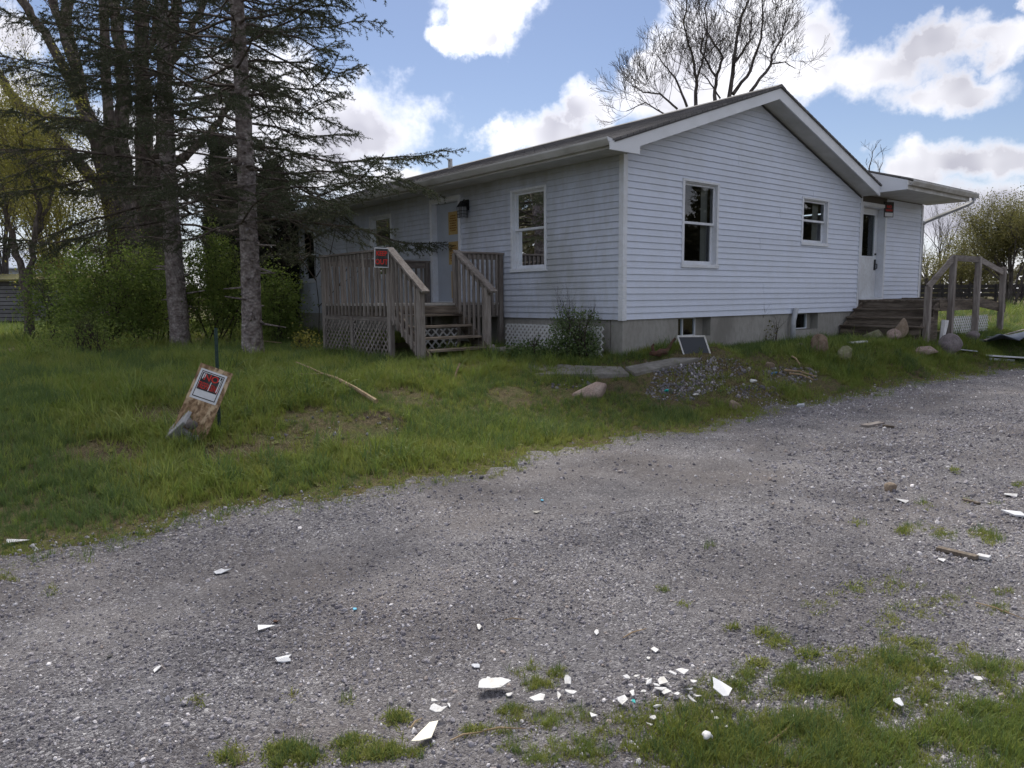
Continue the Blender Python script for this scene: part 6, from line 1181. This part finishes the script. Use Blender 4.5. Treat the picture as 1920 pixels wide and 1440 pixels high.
def tuft(name, mat, nb, h, spread, lean, seed, w=0.0065):
    r = random.Random(seed); V, F = [], []
    for _ in range(nb):
        a = r.uniform(0, 2 * PI); q = r.random() ** 0.5 * spread; x, y = q * math.cos(a), q * math.sin(a); b = r.uniform(0, 2 * PI); l = h * r.uniform(0.45, 1.15); le = lean * r.uniform(0.3, 1.6); dx, dy = math.cos(b), math.sin(b); sx, sy = -dy * w / 2, dx * w / 2; n0 = len(V); z = -0.01; px, py = x, y; ang = 0.1
        for i in range(4):
            t = i / 3; k = 1 - 0.85 * t * t; V += [(px - sx * k, py - sy * k, z), (px + sx * k, py + sy * k, z)]; ang += le * 0.45; px += dx * math.sin(ang) * l / 3; py += dy * math.sin(ang) * l / 3; z += math.cos(ang) * l / 3
        F += [(n0 + 2 * i, n0 + 2 * i + 1, n0 + 2 * i + 3, n0 + 2 * i + 2) for i in range(3)]
    me = bpy.data.meshes.new(name); me.from_pydata(V, [], F); me.materials.append(mat); return bpy.data.objects.new(name, me)
def proj(P):
    c = (np.asarray(P) - CAM) @ ROT; z = np.maximum(c[:, 2], 0.01); return CX + FOC * c[:, 0] / z, CY + FOC * c[:, 1] / z, c[:, 2]
def in_view(P, m=60):
    x, y, z = proj(P); return (z > 0.5) & (x > -m) & (x < 1920 + m) & (y > -200) & (y < 1440 + m)
protos = []
GK = {'grass': [], 'dark': [], 'yellow': [], 'dry': [], 'short': []}
for i in range(3):
    for key, mat, nb, h, sp, le in (('grass', 'grass', 12, 0.15, 0.05, 0.55), ('dark', 'grass_dark', 13, 0.20, 0.055, 0.5), ('yellow', 'grass_yellow', 12, 0.12, 0.05, 0.6), ('dry', 'grass_dry', 7, 0.09, 0.06, 1.3), ('short', 'grass_yellow', 12, 0.05, 0.045, 0.8)):
        protos.append(tuft('tuft_%02d' % len(protos), MT[mat], nb, h, sp, le, 100 + len(protos))); GK[key].append(len(protos) - 1)
def rosette(name, mat, seed):
    r = random.Random(seed); V, F = [], []
    for k in range(9):
        a = 2 * PI * k / 9 + r.uniform(-0.3, 0.3); l = r.uniform(0.03, 0.075); w = l * r.uniform(0.10, 0.2); d = (math.cos(a), math.sin(a)); n0 = len(V); h = r.uniform(0.25, 0.8)
        for t, ww in ((0.05, 0.35), (0.45, 1.0), (0.8, 0.75), (1.0, 0.05)): z = 0.01 + l * h * (t - 0.55 * t * t); V += [(d[0] * l * t - d[1] * w * ww, d[1] * l * t + d[0] * w * ww, z), (d[0] * l * t + d[1] * w * ww, d[1] * l * t - d[0] * w * ww, z)]
        F += [(n0 + 2 * i, n0 + 2 * i + 1, n0 + 2 * i + 3, n0 + 2 * i + 2) for i in range(3)]
    me = bpy.data.meshes.new(name); me.from_pydata(V, [], F); me.materials.append(MT[mat]); return bpy.data.objects.new(name, me)
for i in range(3): protos.append(rosette('tuft_%02d' % len(protos), ('grass', 'grass_dark', 'grass_yellow')[i], 400 + i))
GK['weed'] = [len(protos) - 3, len(protos) - 2, len(protos) - 1]
for i in range(3): protos.append(tuft('tuft_%02d' % len(protos), MT[('grass', 'grass_dark', 'grass')[i]], 26, 0.26, 0.07, 0.75, 420 + i, 0.008))
GK['clump'] = [len(protos) - 3, len(protos) - 2, len(protos) - 1]
def build_grass():
    r = np.random.default_rng(200); P, S, K = [], [], []
    brown = [(*G(x, y).xy, rr) for x, y, rr in ((480, 700, 0.45), (590, 790, 0.4), (700, 800, 0.35), (760, 745, 0.4), (960, 742, 0.35), (520, 830, 0.4), (640, 815, 0.36), (430, 850, 0.33), (200, 850, 0.35), (1300, 720, 0.85), (1270, 745, 0.6), (1400, 740, 0.6), (1350, 690, 0.8), (1470, 705, 0.8), (1540, 715, 0.4), (1240, 700, 0.5), (880, 690, 0.3), (1160, 725, 0.35), (300, 780, 0.35), (620, 700, 0.3), (1050, 735, 0.3), (800, 700, 0.25))]
    walk = [(*G(x, y).xy, rr) for x, y, rr in ((950, 680, 0.35), (1000, 692, 0.35), (1060, 697, 0.4), (1120, 699, 0.4), (1180, 696, 0.35), (1230, 686, 0.35), (1285, 678, 0.3))]
    for (x0, x1, y0, y1, n, sc) in ((-13, 1, -3.3, 2.0, 60000, 1.0), (-14, 0.0, 2.0, 9, 20000, 1.25), (-26, 2.0, 9.0, 34, 16000, 1.9), (1, 14, -3.6, 0.0, 30000, 0.95), (10.9, 40, -4, 46, 16000, 2.0)):
        q = np.stack([r.uniform(x0, x1, n), r.uniform(y0, y1, n)], 1); t = q[:, 1] - edge_y(q[:, 0])
        d = np.hypot(q[:, 0] - CAM[0], q[:, 1] - CAM[1])
        nz = wav(q[:, 0], q[:, 1], 1.6); ok = (t > -0.35 + 0.3 * r.random(n) + 0.1 * nz)
        ok &= ~((q[:, 0] > -0.02) & (q[:, 0] < 10.9) & (q[:, 1] > -0.02)); ok &= ~((q[:, 0] > -2.3) & (q[:, 0] < 0) & (q[:, 1] > 2.95) & (q[:, 1] < 5.4)); ok &= ~((q[:, 0] > 6.95) & (q[:, 0] < 11.5) & (q[:, 1] > -1.6))
        br = np.zeros(n)
        for bx_, by_, rr in brown: br = np.maximum(br, np.exp(-((q[:, 0] - bx_) ** 2 + (q[:, 1] - by_) ** 2) / (rr * rr)))
        wk = np.zeros(n)
        for bx_, by_, rr in walk: wk = np.maximum(wk, np.exp(-((q[:, 0] - bx_) ** 2 + (q[:, 1] - by_) ** 2) / (rr * rr)))
        ok &= r.random(n) > wk * 0.92; ok &= r.random(n) > 0.6 * smooth((br - 0.3 + 0.25 * wav(q[:, 0], q[:, 1], 4.0)) / 0.4)
        z = ground_z(q[:, 0], q[:, 1]); p = np.stack([q[:, 0], q[:, 1], z], 1); ok &= in_view(p)
        u = r.random(n); kind = np.where(u < 0.55 + 0.25 * nz, 0, 1)                    # 0 grass 1 dark
        kind = np.where((nz > -0.05) & (u > 0.45), 2, kind); kind = np.where((q[:, 0] > -6.5) & (q[:, 0] < 0.5) & (q[:, 1] < 2.5) & (r.random(n) < 0.45), 2, kind); kind = np.where(r.random(n) < 0.08 + 0.6 * smooth((br - 0.15) / 0.5), 3, kind)  # extra yellow tufts mid-lawn: their paler colour stands in for brighter light
        edge = smooth((0.55 - t) / 0.5); kind = np.where(r.random(n) < edge * 0.85, 4, kind); kind = np.where((edge > 0.2) & (r.random(n) < 0.12), 3, kind)
        s = sc * 0.88 * (0.6 + 0.75 * r.random(n) ** 2) * (1 + 0.5 * nz) * (1 - 0.35 * edge) * (1 - 0.3 * br); s = np.clip(s, 0.35, 3.2)
        kind = np.where((r.random(n) < 0.035) & (edge < 0.3), 5, kind); kind = np.where((r.random(n) < 0.025 * (1 + nz * 2)) & (edge < 0.1) & (br < 0.4), 6, kind); P.append(p[ok]); S.append(s[ok]); K.append(kind[ok])
    # tufts in the gravel and the rough grass in the lower right corner: (px, py, half w, half h, count, kind)
    for (px, py, rx, ry, n, kd, sc) in ((1780, 1400, 260, 75, 1700, 0, .52), (1870, 1320, 120, 80, 750, 0, .55), (1640, 1290, 130, 60, 700, 2, .62), (1560, 1330, 130, 70, 750, 2, .62), (1480, 1400, 170, 60, 1100, 2, .62), (1290, 1390, 150, 60, 900, 2, .6), (1060, 1390, 110, 60, 420, 0, .5), (1010, 1275, 45, 30, 210, 2, .55), (1400, 1290, 110, 35, 350, 2, .5), (640, 1415, 170, 28, 420, 4, 1.0), (490, 1425, 90, 20, 160, 4, 1.0), (750, 1360, 30, 25, 70, 4, 1.1), (880, 1365, 35, 12, 40, 4, 1.0), (940, 1350, 40, 40, 140, 2, .5), (1720, 1230, 150, 40, 260, 4, 1.3), (1650, 1120, 130, 55, 200, 4, 1.3), (1690, 1000, 60, 12, 60, 2, .6), (1790, 995, 90, 14, 130, 2, .65), (1880, 1015, 60, 22, 120, 2, .65), (1860, 905, 60, 18, 60, 4, 1.3), (1780, 885, 20, 10, 25, 4, 1.3), (1730, 950, 25, 8, 18, 4, 1.2), (1840, 940, 30, 10, 22, 4, 1.3), (1327, 1028, 14, 8, 16, 1, .5), (1600, 985, 25, 8, 18, 4, 1.2), (1900, 1130, 50, 40, 110, 2, .5), (90, 1035, 80, 18, 80, 4, 1.2), (30, 1080, 40, 20, 30, 4, 1.1), (230, 1005, 70, 14, 70, 4, 1.2), (100, 1110, 14, 8, 8, 4, 1.), (370, 1318, 14, 8, 12, 4, 1.), (545, 1305, 10, 6, 8, 4, 1.), (650, 1310, 14, 8, 12, 4, 1.), (1420, 1190, 60, 30, 40, 4, 1.1), (1290, 1120, 60, 30, 20, 4, 1.), (1500, 1230, 80, 40, 90, 4, 1.2), (1430, 1250, 60, 25, 60, 4, 1.2)):
        nc = max(2, n // 26); n = int(n * (1.12 if n > 300 else 0.9)); ca = r.uniform(0, 2 * PI, nc); cq = np.sqrt(r.random(nc)); ci_ = r.integers(0, nc, n); cs_ = max(10, 0.16 * min(rx, ry * 2.5)) if n > 60 else 6
        a = r.uniform(0, 2 * PI, n); q = cq[ci_]; P.append(GM(px + rx * np.cos(ca[ci_]) * q + r.normal(0, cs_, n), np.minimum(1475, py + ry * np.sin(ca[ci_]) * q + r.normal(0, cs_ * 0.45, n)))); kk = np.full(n, kd); kk[r.random(n) < 0.4] = 4; kk[r.random(n) < 0.30] = 3; kk[r.random(n) < 0.28] = 2; kk[r.random(n) < 0.10] = 1
        S.append(r.uniform(0.6, 1.15, n) * (1.15 - 0.5 * q) * np.where(kk == 4, min(sc, 0.8) * 1.15, min(sc, 0.62) * (0.8 if n > 500 else 0.62)));  K.append(kk)
    P = np.concatenate(P); S = np.concatenate(S); K = np.concatenate(K); n = len(P); names = ['grass', 'dark', 'yellow', 'dry', 'short', 'weed', 'clump']; tab = np.array([GK[k] for k in names]); idx = tab[K, r.integers(0, 3, n)]
    rot = np.stack([r.normal(0, 0.12, n), r.normal(0, 0.12, n), r.uniform(0, 2 * PI, n)], 1); P[:, 2] += 0.004
    scatter('grass', P, S, rot, idx, protos, 'rough unmown grass of the lawn and gravel verge', 'grass'); print('grass', n)
build_grass()
def stone_proto(i, nm='stone', mat='stone'):
    me = rock_mesh(nm, 1.0, random.uniform(0.7, 1.0), random.uniform(0.5, 0.75), 300 + i, 0.25, 1); me.polygons.foreach_set('use_smooth', [False] * len(me.polygons)); me.materials.append(MT[mat]); return bpy.data.objects.new('%s_%02d' % (nm, i), me)
def build_gravel():
    r = np.random.default_rng(300); n = 460000; q = np.stack([r.uniform(-10.5, 12, n), r.uniform(-7.6, -2.2, n)], 1); d = np.hypot(q[:, 0] - CAM[0], q[:, 1] - CAM[1]); t = q[:, 1] - edge_y(q[:, 0])
    yt = q[:, 1] + 0.75; tr_ = np.maximum(np.exp(-((yt + 3.15) / 0.4) ** 2), np.exp(-((yt + 4.9) / 0.4) ** 2)); keep = r.random(n) < (1 - 0.45 * tr_) * np.clip((3.4 / d) ** 1.5, 0.02, 1) * np.where(t > 0, np.clip(0.8 - t * 2.5, 0, 1), 1) * np.clip(0.75 + 1.3 * wav(q[:, 0], q[:, 1], 0.9), 0.12, 1); q = q[keep]; d = d[keep]; n = len(q)
    P = np.stack([q[:, 0], q[:, 1], ground_z(q[:, 0], q[:, 1]) + 0.006], 1); ok = in_view(P); P = P[ok]; d = d[ok]; n = len(P)
    s = np.clip(r.lognormal(math.log(0.0052), 0.45, n), 0.0025, 0.019) * np.clip(d / 4, 1, 1.7); P[:, 2] += s * 0.15
    scatter('gravel', P, s, r.uniform(0, 2 * PI, (n, 3)), r.integers(0, 6, n), [stone_proto(i) for i in range(6)], 'loose crushed grey gravel of the drive', 'gravel'); print('gravel', n)
    Q, S = [], []
    for (px, py, rx, ry, m, sz) in ((1290, 712, 70, 30, 520, 0.020), (1340, 690, 70, 20, 340, 0.019), (1270, 735, 60, 18, 300, 0.016), (1480, 705, 60, 16, 240, 0.024), (1420, 735, 60, 14, 200, 0.02), (1240, 690, 50, 10, 120, 0.02), (1060, 720, 60, 12, 40, 0.03), (600, 800, 150, 30, 40, 0.02)):
        a = r.uniform(0, 2 * PI, m); k = np.sqrt(r.random(m)); Q += [tuple(v) for v in GM(px + rx * np.cos(a) * k, py + ry * np.sin(a) * k)]; S += list(sz * r.lognormal(-0.2, 0.4, m))
    Q = np.array(Q); Q[:, 2] += 0.008; scatter('rubble', Q, np.array(S), r.uniform(0, 2 * PI, (len(Q), 3)), r.integers(0, 6, len(Q)), [stone_proto(i, 'rubble_stone', 'stone_dark') for i in range(6)], 'grey stone rubble heaped by the house corner', 'rubble')
build_gravel()
